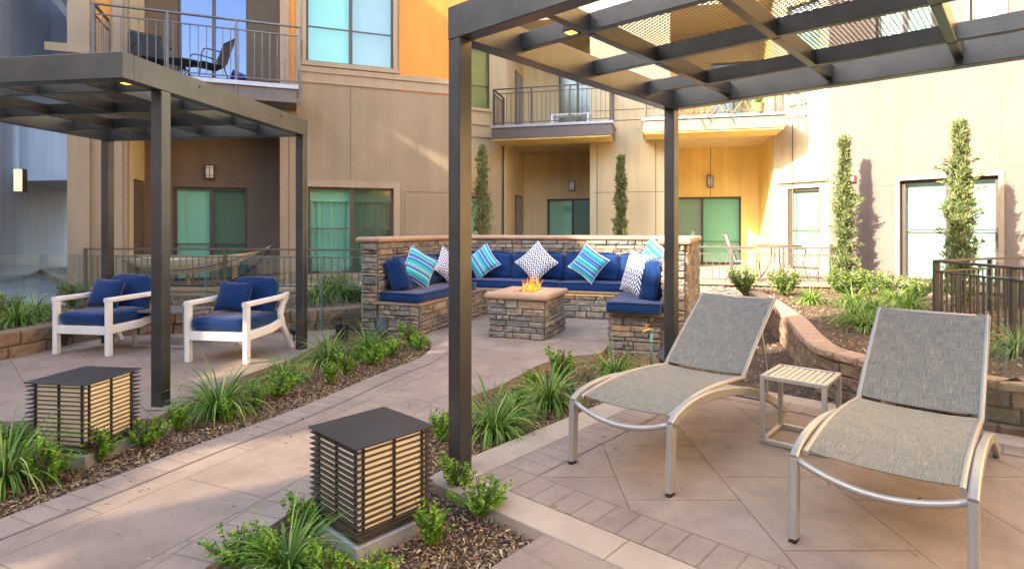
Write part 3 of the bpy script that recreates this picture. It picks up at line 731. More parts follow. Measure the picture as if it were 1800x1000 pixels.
for i in range(90):
    a, b = rn.uniform(-.19,.19), rn.uniform(-.22,.22); c = cen + fa*a + fb*b; r_ = rn.uniform(.012,.024)
    vs = []
    for k in range(6):
        v = Vector([(1,0,0),(-1,0,0),(0,1,0),(0,-1,0),(0,0,1),(0,0,-1)][k])*r_*rn.uniform(.7,1.2); vs.append((c.x+v.x, c.y+v.y, .532+v.z))
    m.add(vs, [(0,2,4),(2,1,4),(1,3,4),(3,0,4),(2,0,5),(1,2,5),(3,1,5),(0,3,5)])
m.build('lava_rock', M['lava'], fp)
for i in range(26):
    m = MB(); a, b = rn.uniform(-.05,.16), rn.uniform(-.14,.14); c = cen + fa*a + fb*b; hh = rn.uniform(.10,.27)*(1-.4*abs(a-.06)/.12); ph = rn.uniform(0,6); w0 = rn.uniform(.008,.019)
    pts = []; tp = []
    for k in range(9):
        t = k/8; pts.append((c.x+math.sin(ph+t*6)*.030*t+rn.uniform(-.006,.006), c.y+math.cos(ph+t*5)*.022*t, .53+hh*t)); tp.append(max(.04, math.sin(math.pi*(t*.75+.22))**1.1*(1-t*.35)))
    m.tube(pts, w0, 7, tp); m.build('flame', M['flame'], fp, smooth=True)

pl_ = bpy.data.lights.new('fire_light', 'POINT'); pl_.energy = 1.2; pl_.color = (1.0,.45,.12); pl_.shadow_soft_size = .08
po = bpy.data.objects.new('fire_light', pl_); col.objects.link(po); po.location = (cen.x+.05, cen.y, .66)
# --- retaining walls of split-face block
def block_wall(name, pts, z0, courses, h, depth, ln, label, cap=True, side=1, seed=0, capover=.02, caph=.07):
    pts = smooth_path(pts, 8); rn = random.Random(seed)
    root = empty(name, (pts[len(pts)//2].x, pts[len(pts)//2].y, 0), world=True); tag(root, label, 'retaining wall')
    L = [0]
    for a, b in zip(pts[:-1], pts[1:]): L.append(L[-1]+(b-a).length)
    def P(s):
        s = max(0, min(L[-1]-1e-4, s))
        for i in range(len(L)-1):
            if L[i+1] >= s: f = (s-L[i])/(L[i+1]-L[i]+1e-9); return pts[i].lerp(pts[i+1], f)
    def nrm(s): t = P(s+.05)-P(s-.05); t.z = 0; t.normalize(); return Vector((-t.y,t.x,0))*side
    def blk(mb, s0, s1, f0, f1, za, zb, rough):
        a, b = P(s0), P(s1); na, nb = nrm(s0), nrm(s1); vs = []; k = 4; c = .008
        j = lambda q: rn.uniform(-q, q)
        back = [a+na*f1, b+nb*f1]
        vs = [(back[0].x,back[0].y,za),(back[1].x,back[1].y,za),(back[1].x,back[1].y,zb),(back[0].x,back[0].y,zb)]
        for (s_, zz) in ((c,za),(1-c,za),(1-c,zb),(c,zb)):
            q = a.lerp(b, s_) + na*(f0+c); vs.append((q.x,q.y,zz))
        g0 = len(vs)
        for r_ in range(3):
            for i in range(k+1):
                q = a.lerp(b, .04+.92*i/k) + na*(f0-rough*rn.uniform(0,1)); vs.append((q.x,q.y,za+.012+(zb-za-.024)*r_/2+j(.002)))
        fs = [(3,2,1,0),(0,1,5,4),(1,2,6,5),(2,3,7,6),(3,0,4,7)]
        for r_ in range(2):
            for i in range(k): u = g0+r_*(k+1)+i; fs.append((u,u+1,u+k+2,u+k+1))
        fs += [(4,5)+tuple(g0+i for i in range(k,-1,-1)), (6,7)+tuple(g0+2*(k+1)+i for i in range(k+1)), (5,6,g0+2*(k+1)+k,g0+k+1+k,g0+k), (7,4,g0,g0+k+1,g0+2*(k+1))]
        mb.add(vs, fs)
    m = MB()
    for c in range(courses):
        s = -ln*.5*(c%2)
        while s < L[-1]:
            e = s+ln*rn.uniform(.85,1.15)
            if min(e,L[-1])-max(s,0) > .05: blk(m, max(s,0)+.003, min(e,L[-1])-.003, 0, depth, z0+c*h+.002, z0+(c+1)*h-.002, .022)
            s = e
    m.build('blocks', M['block'], root)
    if cap:
        m = MB(); s = 0
        while s < L[-1]-.05:
            e = min(s+ln*.75, L[-1]); blk(m, s+.006, e-.006, -capover, depth+.03, z0+courses*h+.002, z0+courses*h+caph, .01); s = e
        m.build('cap_block', M['capblk'], root)
    return pts
M['capblk'] = island('cap_block', [(0, (.36,.235,.15)), (.5, (.42,.28,.185)), (1, (.38,.245,.16))], nscale=20.0, bdist=0.004, detail_mix=0.25)
lw = block_wall('block_wall', [pd(-260,5.0), pd(-90,5.6), pd(0,5.96), pd(85,6.46), pd(150,7.0), pd(230,7.35), pd(330,7.5), pd(450,7.55), pd(565,7.75), pd(645,8.1)], -.03, 2, .15, .22, .36,
    'curved tan split-face block wall edging the bed behind the armchairs', cap=False, side=1, seed=3)
rw = block_wall('block_wall', [(4.9,3.3,0), pd(1800,3.80), pd(1749,3.9), pd(1640,4.12), pd(1560,4.32), pd(1532,4.42), pd(1486,4.68), pd(1440,4.95), pd(1409,5.62), pd(1390,6.48), pd(1368,7.31), pd(1335,8.8), pd(1300,10.4)], -.06, 3, .11, .15, .30,
    'long curved block retaining wall with pinkish cap blocks behind the loungers', cap=True, side=-1, seed=4, caph=.065)
# raised soil behind them
def soilpoly(name, poly, z, zb=None):
    m = MB(); m.prism(poly, -.05, z); return m.build(name, M['soil'], kind='structure')
soilpoly('bed_soil', [p + Vector((0,.12,0)) for p in lw] + [pd(640,9.5), pd(150,9.8), pd(120,8.5), pd(-600,8.1), pd(-500,5)], .235)
soilpoly('bed_soil', [p + Vector((.15,.05,0)) for p in rw] + [pd(1480,10.5), pd(1500,10.3), (12.5,2.5,0), (6,2.0,0)], .27)
chips('mulch', [p + Vector((0,.2,0)) for p in lw] + [pd(640,9.3), pd(150,9.3), pd(120,8.5), pd(-500,8.0)], 6000, .24, 'bark mulch in the raised bed behind the left block wall', (.02,.06))
chips('mulch', [p + Vector((.3,.1,0)) for p in rw] + [pd(1480,10.3), pd(1500,10.0), pd(1800,7.5), (8,4,0)], 14000, .275, 'sunlit bark mulch in the raised bed below the pink building', (.012,.04))
# stone-faced plinths of the two patios
def plinth(pts, label, seed):
    r_ = empty('stone_plinth', (pts[0].x, pts[0].y, 0), world=True); tag(r_, label, 'low wall')
    m = MB(); n = MB()
    for i in range(len(pts)-1):
        stones(m, pts[i], pts[i+1], 0, .30, seed+i, hmin=.06, hmax=.13, lmin=.12, lmax=.4)
        u = (pts[i+1]-pts[i]).normalized(); nn = Vector((u.y,-u.x,0))
        n.sweep([pts[i]+nn*-.08-u*.04+Vector((0,0,.325)), pts[i+1]+nn*-.08+u*.04+Vector((0,0,.325))], .30, .055)
    m.build('stone_face', M['stone'], r_); n.build('cap', M['capstone'], r_)
pL0, pL1 = pd(150,10.0), pd(640,9.45)
pR0, pR1, pR2 = pd(1190,11.15), pd(1478,10.45), Vector((5.98,10.72,0))
plinth([pL0, pL1], 'stone-faced plinth with pale cap under the hammock patio railing', 50)
plinth([pR0, pR1], 'stone-faced plinth with pale cap under the sunlit patio railing', 60)

# ------------------------------------------------------------------ pergolas
def pergola(origin, deg, S, front_inset, label, lights):
    r_ = empty('pergola', origin, R(-deg)); tag(r_, label, 'pergola', None)
    Z0, Z1, T = 2.40, 2.585, .098
    for (x, y) in ((0, front_inset), (S-T, front_inset), (0, S-T), (S-T, S-T)):
        m = MB(); m.cbox(x+.002, x+T-.002, y+.002, y+T-.002, -.1, Z0+.001, .004); m.build('post', M['steel'], r_)
    for (a, b, c, d) in ((0,S,0,T), (0,S,S-T,S), (0,T,T,S-T), (S-T,S,T,S-T)):
        m = MB(); m.cbox(a, b, c, d, Z0, Z1, .004); m.build('beam', M['steel'], r_)
    js = [.52, S/2-.02, S-.56]
    for y in js:
        m = MB(); m.cbox(T, S-T, y, y+.05, 2.45, 2.552, .003); m.build('joist', M['steel'], r_)
    xs = [.545, S/2-.025, S-.595]
    ys = [T]+js+[S-T]
    for x in xs:
        m = MB()
        for k in range(4):
            a = ys[k]+(.05 if k else 0)+.001; b = ys[k+1]-.001; m.cbox(x, x+.05, a, b, 2.447, 2.549, .003)
        m.build('rafter', M['steel'], r_)
    for k in range(2):
        for q in range(2):
            m = MB(); m.add([(xs[q]+.01, js[k]+.01, 2.556), (xs[q+1]+.04, js[k]+.01, 2.556), (xs[q+1]+.04, js[k+1]+.04, 2.556), (xs[q]+.01, js[k+1]+.04, 2.556)], [(0,1,2,3)])
            m.build('mesh_panel', M['mesh'], r_)
    for (x, y) in lights:
        m = MB(); m.cbox(x-.035, x+.035, y-.05, y+.02, 2.452, 2.53, .004); d = m.build('downlight', M['black'], r_)
        m = MB(); m.cbox(x-.026, x+.026, y-.042, y+.012, 2.447, 2.4525, .001); m.build('lens', M['spot'], d)
    # bolts on the side beam
    m = MB()
    for y in (front_inset+.42, S-.55):
        m.tube([(S-.002, y, Z1-.06), (S+.006, y, Z1-.06)], .011, 10)
    m.build('bolt', M['black'], r_)
    return r_
C_ = Vector((-.286, 3.153, 0))
pergola(C_ - uA*.098, 42.0, 2.64, 0, 'large dark steel pergola with mesh roof over the two sun loungers', [(.50, .49)])
dA = Vector((math.cos(R(8.6)), -math.sin(R(8.6)), 0)); dB = Vector((math.sin(R(8.6)), math.cos(R(8.6)), 0))
CL = Vector((-2.70, 4.007, 0))
pergola(CL - dA*2.57, 8.6, 2.57, .36, 'dark steel pergola with mesh roof over the two white armchairs', [(2.57-.27, .34)])

# ------------------------------------------------------------------ louvred lantern boxes
def lantern(p, deg, label):
    r_ = empty('lantern_box', p, R(-deg)); tag(r_, label, 'garden lantern', 'louvred lantern boxes beside the path')
    s = .21
    m = MB(); m.cbox(-s-.0, s+.0, -s-.0, s+.0, .432, .440, .002); m.build('lid', M['lid'], r_)
    m = MB(); m.cbox(-s+.034, s-.034, -s+.034, s-.034, .07, .428, .003); m.build('diffuser', M['diff'], r_)
    m = MB(); n = 14
    for i in range(n):
        z = .072+i*.0262
        for k in range(4):
            q = Matrix.Rotation(R(90*k), 4, 'Z')
            o0, o1, dz = s-.005, s-.026, -.001
            vs = []
            for (r1, zz) in ((o0, z), (o0, z+.003), (o1, z+dz+.003), (o1, z+dz)):
                vs += [q @ Vector((-r1, -r1, zz)), q @ Vector((r1, -r1, zz))]
            m.add(vs, [(0,1,3,2),(2,3,5,4),(4,5,7,6),(6,7,1,0)])
    m.build('louvres', M['louvre'], r_)
    m = MB()
    for k in range(4):
        m.M = Matrix.Rotation(R(90*k), 4, 'Z')
        for x in (-s+.045, -.006, s-.060): m.box(x, x+.012, -s+.024, -s+.033, .05, .431)
    m.build('uprights', M['black'], r_)
    m = MB(); m.cbox(-s+.012, s-.012, -s+.012, s-.012, .03, .06, .004); m.build('base_frame', M['louvre'], r_)
    m = MB(); m.cbox(-s+.002, s-.002, -s+.002, s-.002, -.06, .022, .006); m.build('base_slab', M['concg'], r_)
lantern((-.66, 2.715, -.012), 43.5, 'louvred dark lantern box with black lid, nearest the camera beside the front pergola post')
lantern((-2.67, 3.615, 0), 8.2, 'louvred lantern box glowing cream behind shrubs by the armchair terrace')

# ------------------------------------------------------------------ armchairs
def armchair():
    r_ = empty('armchair', (0,0,0))
    w_, d_ = .70, .40
    for sx in (-1, 1):
        x = sx*(w_/2-.0275)
        m = MB(); m.cbox(x-.0275, x+.0275, -d_, -d_+.06, 0, .57, .006); m.build('front_leg', M['white'], r_)
        m = MB(); m.sweep([(x,-d_-.004,.595),(x,-.1,.597),(x,.20,.60),(x,.32,.607),(x,.39,.625)], .062, .05, taper=[1,1,1,1,.8]); m.build('arm', M['white'], r_, smooth=False)
        m = MB(); m.sweep([(x,-d_+.06,.275),(x,.05,.285),(x,.22,.315),(x,.30,.335)], .045, .09); m.build('side_rail', M['white'], r_)
        m = MB(); m.sweep([(x,.365,.60),(x,.29,.52),(x,.245,.42),(x,.255,.34),(x,.31,.25),(x,.40,.12),(x,.47,.0)], .05, .065, up=(0,1,0)); m.build('rear_leg', M['white'], r_)
    m = MB(); m.cbox(-w_/2+.056, w_/2-.056, -d_+.005, -d_+.045, .225, .315, .005); m.build('front_rail', M['white'], r_)
    m = MB(); m.cbox(-w_/2+.056, w_/2-.056, .24, .28, .25, .33, .005)
    for i in range(6): m.box(-w_/2+.08, w_/2-.08, -.33+i*.1, -.27+i*.1, .292, .31)
    m.sweep([(-w_/2+.05,.30,.52),(0,.33,.52),(w_/2-.05,.30,.52)], .03, .07)
    m.build('seat_deck', M['white'], r_)
    m = MB(); m.rbox(.585, .68, .135, .04, Matrix.Translation((0,-.045,.385)), 12, .014, .002, 3); o = m.build('seat_cushion', M['navy'], r_, smooth=True)
    m = MB(); m.rbox(.50, .15, .41, .06, Matrix.Translation((.02,.235,.60)) @ Matrix.Rotation(R(-14),4,'X'), 12, .02, .004, 4); m.build('back_cushion', M['navy'], r_, smooth=True)
    return r_
a0 = armchair()
def face(a, b): return math.atan2(b.y-a.y, b.x-a.x)
FLc, FRc = at(328, 637), at(430, 641)
def place(o, FL, FR, label):
    u = (FR-FL).normalized(); v = Vector((-u.y, u.x, 0)); c = (FL+FR)/2 + v*.40
    o.location = (c.x, c.y, 0); o.rotation_euler = (0,0,math.atan2(u.y,u.x)); tag(o, label, 'armchair', 'white armchairs under the left pergola'); return c, u, v
a1 = copy_tree(a0)
cR, uR, vR = place(a0, FLc, FRc, 'white wooden armchair with navy cushions, right of the pergola front post')
cL, uL, vL = place(a1, at(92, 623), at(190, 627), 'white wooden armchair with navy cushions, near the left edge and block wall')
for (c, u, v, l) in ((cR,uR,vR,'small navy pillow leaning on the left side of the right armchair'), (cL,uL,vL,'small navy pillow leaning in the left armchair')):
    p = c - u*.085 + v*.02
    o = pillow(p, .625, math.degrees(math.atan2(u.y,u.x))-4, 20, 2, 'navy', l, s=.42, t_=.16, ar=.82, group='navy pillows on the armchairs', pipe='navyd')

# low side table and floor grate between the chairs
t = empty('low_table', (-3.95, 6.75, 0), R(-8.6)); tag(t, 'low grey side table between the two white armchairs', 'side table')
m = MB(); m.cbox(-.33,.33,-.24,.24,.40,.425,.004); m.build('table_top', M['slab'], t)
for (x, y) in ((-.32,-.22),(.32,-.22),(-.32,.22),(.32,.22)):
    m = MB(); m.cbox(x-.02,x+.02,y-.02,y+.02,0,.42,.003); m.build('leg', M['alu'], t)
m = MB(); m.sweep([(-.3,-.22,.03),(.3,-.22,.03)],.02,.02); m.sweep([(-.3,.22,.03),(.3,.22,.03)],.02,.02); m.build('stretcher', M['alu'], t)

# ------------------------------------------------------------------ sun loungers (x across, y along the bed; origin between front feet)
def lounger():
    r_ = empty('sun_lounger', (0,0,0)); hw = .305
    arch = [(-.004,.345),(.06,.375),(.2,.40),(.42,.402),(.7,.372),(.95,.325),(1.2,.262),(1.45,.172),(1.65,.085),(1.82,.0)]
    for sx in (-1, 1):
        x = sx*hw
        m = MB(); m.sweep([(x,-.012,0.012),(x,-.006,.12),(x,0,.25),(x,.004,.352)], .034, .058, up=(0,1,0)); lg = m.build('front_leg', M['alu'], r_)
        m = MB(); m.sweep([(x,-.0125,-.004),(x,-.0125,.003)], .033, .057, up=(0,1,0)); m.build('foot_cap', M['black'], lg)
        pts = smooth_path([(x, y, z) for y, z in arch], 4)
        m = MB(); m.sweep(pts, .034, .052); m.build('side_frame', M['alu'], r_)
        m = MB(); xr = sx*(hw-.033)
        m.tube(smooth_path([(xr,.03,.372),(xr,.25,.405),(xr,.5,.418),(xr,.8,.405),(xr,1.09,.378)], 4), .014, 8); m.build('seat_rail', M['alu'], r_)
        m = MB(); m.tube(smooth_path([(xr,1.07,.385),(xr,1.25,.525),(xr,1.50,.70),(xr,1.67,.815),(xr,1.71,.83)], 4), .013, 8); m.build('back_rail', M['alu'], r_)
        m = MB(); m.sweep([(xr-sx*.03,1.48,.675),(xr-sx*.03,1.60,.36),(xr-sx*.03,1.63,.10)], .016, .024, up=(0,1,0)); m.build('prop', M['alu'], r_)
        m = MB(); m.sweep([(xr,.6,.405),(xr,.62,.375)], .02,.03, up=(0,1,0)); m.build('bracket', M['alu'], r_)
    # curved front tube dipping between the legs
    pts = []
    for i in range(17):
        f = i/16; x = -hw+.014+f*(2*hw-.028); e = math.sin(math.pi*f)
        pts.append((x, -.004-.02*e, .348-.062*e**.8))
    m = MB(); m.tube(pts, .0145, 10); m.build('front_tube', M['alu'], r_, smooth=True)
    for (yy, zz) in ((1.10,.355),(.62,.372),(1.63,.10),(1.70,.826)):
        m = MB(); m.tube([(-hw+.04,yy,zz),(hw-.04,yy,zz)], .012, 8); m.build('cross_tube', M['alu'], r_, smooth=True)
    def slingm(prof, name, sag):
        prof = smooth_path([(0,y,z) for y,z in prof], 5); m = MB(); n = 14; vs = []; uv = []; fs = []; L = 0
        ws = hw-.022
        for i, p in enumerate(prof):
            if i: L += (prof[i]-prof[i-1]).length
            f = i/(len(prof)-1)
            for j in range(n+1):
                q = j/n; x = -ws+2*ws*q; e = 4*q*(1-q)
                nx = x*(1-.0*f)
                vs.append((nx, p.y+ (sag[1]*e*(f*2-1) if 0 else 0), p.z + .012 - sag[0]*e)); uv.append((x, L))
        for i in range(len(prof)-1):
            for j in range(n): a = i*(n+1)+j; fs.append((a, a+1, a+n+2, a+n+1))
        k = len(vs); vs2 = [(v[0], v[1], v[2]-.003) for v in vs]; m.add(vs+vs2, fs+[tuple(reversed([x+k for x in f])) for f in fs]); m.uv = uv+uv
        return m.build(name, M['sling'], r_, smooth=True)
    slingm([(.045,.372),(.15,.388),(.35,.408),(.6,.412),(.85,.398),(1.07,.378)], 'seat_sling', (.018,0))
    slingm([(1.085,.392),(1.2,.482),(1.35,.595),(1.5,.70),(1.64,.797),(1.70,.832)], 'back_sling', (.014,0))
    return r_
l0 = lounger(); l1 = copy_tree(l0)
def placeL(o, FL, label):
    c = FL + uA*.285; o.location = (c.x, c.y, .006); o.rotation_euler = (0,0,R(-42)); tag(o, label, 'sun lounger', 'sun loungers on the terrace')
placeL(l0, Vector((.372, 3.335, 0)), 'mesh sling sun lounger left of the small slatted table')
placeL(l1, Vector((1.245, 2.50, 0)), 'mesh sling sun lounger nearest the camera at the right edge')

# slatted side table
t = empty('side_table', (1.838, 3.672, .006), R(-41)); tag(t, 'small beige slatted side table between the sun loungers', 'side table')
hx, hy = .19, .20
for (x, y) in ((-1,-1),(1,-1),(1,1),(-1,1)):
    m = MB(); m.cbox(x*hx-.014*(1+x)-.0, x*hx+.014*(1-x), y*hy-.014*(1+y), y*hy+.014*(1-y), 0, .40, .003); m.build('leg', M['alu'], t)
m = MB()
for (a,b,c,d) in ((-hx,hx,-hy,-hy+.03),(-hx,hx,hy-.03,hy),(-hx,-hx+.03,-hy+.03,hy-.03),(hx-.03,hx,-hy+.03,hy-.03)): m.cbox(a,b,c,d,.40,.426,.003)
m.build('top_frame', M['alu'], t)
m = MB()
for i in range(9):
    x = -hx+.036+i*(2*hx-.072)/9; m.cbox(x+.002, x+(2*hx-.072)/9-.005, -hy+.03, hy-.03, .404, .422, .002)
m.build('slats', M['teak'], t)
for (a,b,c,d) in ((-hx+.028,hx-.028,-hy,-hy+.026),(-hx+.028,hx-.028,hy-.026,hy),(-hx,-hx+.026,-hy+.028,hy-.028),(hx-.026,hx,-hy+.028,hy-.028)):
    m = MB(); m.cbox(a,b,c,d,.002,.028,.003); m.build('floor_bar', M['alu'], t)

# ------------------------------------------------------------------ glass fences
def glass_panel(p0, p1, z0, z1, label):
    u = (p1-p0).normalized(); L = (p1-p0).length
    r_ = empty('glass_panel', (p0.x,p0.y,0), math.atan2(u.y,u.x)); tag(r_, label, 'glass panel', 'frameless glass fence panels')
    m = MB(); m.box(.004, L-.004, -.005, .005, z0, z1); m.build('pane', M['fence_glass'], r_)
    m = MB(); m.box(0, .004, -.0055, .0055, z0, z1); m.box(L-.004, L, -.0055, .0055, z0, z1); m.box(0, L, -.0055, .0055, z1, z1+.004); m.build('polished_edge', M['fence_edge'], r_)
    for x in (.25, L-.25):
        m = MB(); m.cbox(x-.03, x+.03, -.03, .03, -.05, .16, .004); m.build('clamp', M['black'], r_)
gpts = [pd(-260,6.2), pd(-40,7.3), pd(137,8.0), pd(362,7.72), pd(565,7.35), pd(638,7.15)]
lb = ['far left beside the armchair', 'in front of the grey passage wall', 'behind the left armchair', 'behind the right armchair', 'between the pergola rear post and the stone bench']
for i in range(5):
    a, b = gpts[i], gpts[i+1]; u = (b-a).normalized(); glass_panel(a+u*.01, b-u*.01, .05, 1.0, f'clear frameless glass fence panel {lb[i]}')
e0 = ab(2.03,2.83); 
glass_panel(ab(2.02,2.83), ab(3.45,2.83), .03, 1.03, 'clear glass fence panel behind the nearest lounger')
glass_panel(ab(3.48,2.83), ab(4.9,2.83), .03, 1.03, 'clear glass fence panel at the right edge behind the lounger')

# ------------------------------------------------------------------ railings
def railing(name, p0, p1, z0, z1, npost, pitch, mat, root=None, post_down=0.0, label=None, cat='railing', pw=.045, bw=.014, tw=.05, gap=.10, split=True):
    p0 = Vector((p0.x,p0.y,0)); p1 = Vector((p1.x,p1.y,0)); u = (p1-p0); L = u.length; u.normalize(); ang = math.atan2(u.y,u.x)
    T = Matrix.Translation(p0) @ Matrix.Rotation(ang, 4, 'Z')
    if root is None:
        root = empty(name, (p0.x,p0.y,z0), world=True); tag(root, label, cat); sub = True
    else: sub = False
    def mb(): q = MB(); q.M = T; return q
    rail = mb(); rail.cbox(-.02, L+.02, -tw/2, tw/2, z1-.03, z1, .004)
    mid = mb(); mid.cbox(0, L, -.014, .014, z1-.03-gap-.022, z1-.03-gap, .003); mid.cbox(0, L, -.014, .014, z0+.05, z0+.072, .003)
    ps = [mb() for _ in range(npost)]
    for i, q in enumerate(ps):
        x = L*i/(npost-1); q.cbox(x-pw/2, x+pw/2, -pw/2-.001, pw/2+.001, z0-post_down, z1-.028, .003)
    bal = mb(); n = int(L/pitch)
    for i in range(1, n):
        x = L*i/n; bal.box(x-bw/2, x+bw/2, -bw/2, bw/2, z0+.06, z1-.03-gap-.01)
    if sub or split:
        r_ = rail.build('top_rail', mat, root); mid.build('lower_rails', mat, root)
        for q in ps: q.build('post', mat, root)
        bal.build('balusters', mat, root)
        return root
    tot = rail; 
    for q in [mid]+ps+[bal]:
        o = len(tot.v); tot.v += q.v; tot.f += [tuple(i+o for i in f) for f in q.f]
    return tot.build('railing', mat, root)

railing('railing', pd(150,9.9), pd(655,9.35), .355, 1.03, 5, .115, M['rail'], label='bronze metal patio railing in front of the striped hammock')
railing('railing', pd(1195,11.05), pd(1474,10.4), .355, 1.03, 4, .115, M['railt'], label='pale metal railing round the sunlit patio with sling chairs')
railing('railing', pd(1474,10.36), Vector((5.92,10.7,0)), .355, 1.03, 2, .115, M['rail'], label='short end return of the sunlit patio railing beside the cypress')
railing('railing', pd(1645,7.0), Vector((4.93,4.6,0)), .14, .98, 3, .10, M['railn'], label='dark metal railing at the right edge running towards the camera', pw=.05, tw=.055)
railing('railing', pd(1648,7.06), Vector((8.4,8.6,0)), .14, .98, 4, .10, M['railn'], label='dark railing behind the nearest one, running away to the right')
soilpoly('patio_ledge', [pd(1640,7.12), Vector((8.5,8.7,0)), Vector((9,4.5,0)), Vector((4.88,4.5,0))], .12)
bpy.data.objects[-1] if False else None
gm = MB(); gm.prism([Vector((4.84,4.45,0)), Vector((5.03,4.45,0)), Vector((5.2,7.0,0)), Vector((5.05,7.1,0))], .121, .16); gm.build('patio_kerb', M['conc'], kind='structure')

# hammock
hm = empty('hammock', pd(330,10.45,.3), world=True); tag(hm, 'striped hammock slung in a dark stand on the left patio', 'hammock')
A0, A1 = pd(197,10.6,zof(446,10.6)), pd(458,10.3,zof(441,10.3))
m = MB(); vs = []; uv = []; fs = []; n = 26; k = 10; side = Vector((.15,.98,0))
for i in range(n+1):
    f = i/n; c = A0.lerp(A1, f); e = 4*f*(1-f); c.z -= .40*e - .0
    wd = .06 + .70*min(1, e*1.5)
    for j in range(k+1):
        q = j/k-.5; vs.append(c + side*(q*wd) + Vector((0,0,(q*q*4)*.30*e + q*.04*e))); uv.append((f, j/k))
for i in range(n):
    for j in range(k): a = i*(k+1)+j; fs.append((a,a+1,a+k+2,a+k+1))
m.add(vs, fs); m.uv = uv; m.build('cloth', M['hammock'], hm, smooth=True)
m = MB()
B0, B1 = A0.copy(), A1.copy(); B0.z = .36; B1.z = .36
m.tube(smooth_path([A0+Vector((-.12,0,.06)), A0.lerp(B0,.5)+Vector((.15,0,0)), B0+Vector((.75,0,0)), B1+Vector((-.75,0,0)), A1.lerp(B1,.5)+Vector((-.15,0,0)), A1+Vector((.22,0,.10))], 8), .022, 8)
m.tube([B0+Vector((.8,-.4,-.02)), B0+Vector((.8,.4,-.02))], .02, 8); m.tube([B1+Vector((-.8,-.4,-.02)), B1+Vector((-.8,.4,-.02))], .02, 8)
m.build('stand', M['black'], hm, smooth=True)
m = MB(); m.tube([A0+Vector((-.12,0,.06)), A0], .008, 6); m.tube([A1+Vector((.22,0,.10)), A1], .008, 6); m.build('rope', M['teak'], hm)
t = empty('patio_table', pd(375,10.9,.3), R(18)); tag(t, 'low wooden table under the hammock on the left patio', 'table')
m = MB(); m.cbox(-.42,.42,-.25,.25,.34,.38,.004); m.build('table_top', M['teak'], t)
for (x,y) in ((-.38,-.2),(.38,-.2),(-.38,.2),(.38,.2)):
    m = MB(); m.cbox(x-.025,x+.025,y-.025,y+.025,0,.34,.003); m.build('leg', M['teak'], t)

# ------------------------------------------------------------------ BUILDINGS
class Wall:
    def __init__(s, px0, D0, px1, D1, off=0):
        a, b = pd(px0,D0), pd(px1,D1); s.u = (b-a).normalized(); s.n = Vector((s.u.y,-s.u.x,0)); s.o = a - s.n*off
    def back(s, d): w_ = Wall.__new__(Wall); w_.u = s.u; w_.n = s.n; w_.o = s.o - s.n*d; return w_
    def s_(s, px):
        k = (px-900)/F; return (k*s.o.y - s.o.x)/(s.u.x - k*s.u.y)
    def D(s, px): return s.o.y + s.u.y*s.s_(px)
    def z(s, px, py): return H - (py-HZ)*s.D(px)/F
    def P(s, a, d, z): q = s.o + s.u*a + s.n*d; return (q.x, q.y, z)
    def box(s, mb, s0, s1, d0, d1, z0, z1):
        c = [s.P(a,d,z) for z in (z0,z1) for (a,d) in ((s0,d1),(s1,d1),(s1,d0),(s0,d0))]
        mb.add(c, [(0,3,2,1),(4,5,6,7),(0,1,5,4),(1,2,6,5),(2,3,7,6),(3,0,4,7)])
    def panel(s, mb, s0, s1, z0, z1, holes=(), th=.22):
        xs = sorted(set([s0,s1]+[h[0] for h in holes]+[h[1] for h in holes])); zs = sorted(set([z0,z1]+[h[2] for h in holes]+[h[3] for h in holes]))
        xs = [x for x in xs if s0 <= x <= s1]; zs = [z for z in zs if z0 <= z <= z1]
        inh = lambda x, z: any(h[0] < x < h[1] and h[2] < z < h[3] for h in holes)
        for i in range(len(xs)-1):
            for j in range(len(zs)-1):
                a, b, c, d = xs[i], xs[i+1], zs[j], zs[j+1]
                if inh((a+b)/2,(c+d)/2): continue
                mb.add([s.P(a,0,c),s.P(b,0,c),s.P(b,0,d),s.P(a,0,d)], [(0,1,2,3)])
                mb.add([s.P(a,-th,c),s.P(b,-th,c),s.P(b,-th,d),s.P(a,-th,d)], [(3,2,1,0)])
        for (a,b,c,d) in list(holes)+[(s0,s1,z0,z1)]:
            mb.add([s.P(a,0,c),s.P(b,0,c),s.P(b,0,d),s.P(a,0,d),s.P(a,-th,c),s.P(b,-th,c),s.P(b,-th,d),s.P(a,-th,d)], [(0,1,5,4),(1,2,6,5),(2,3,7,6),(3,0,4,7)])
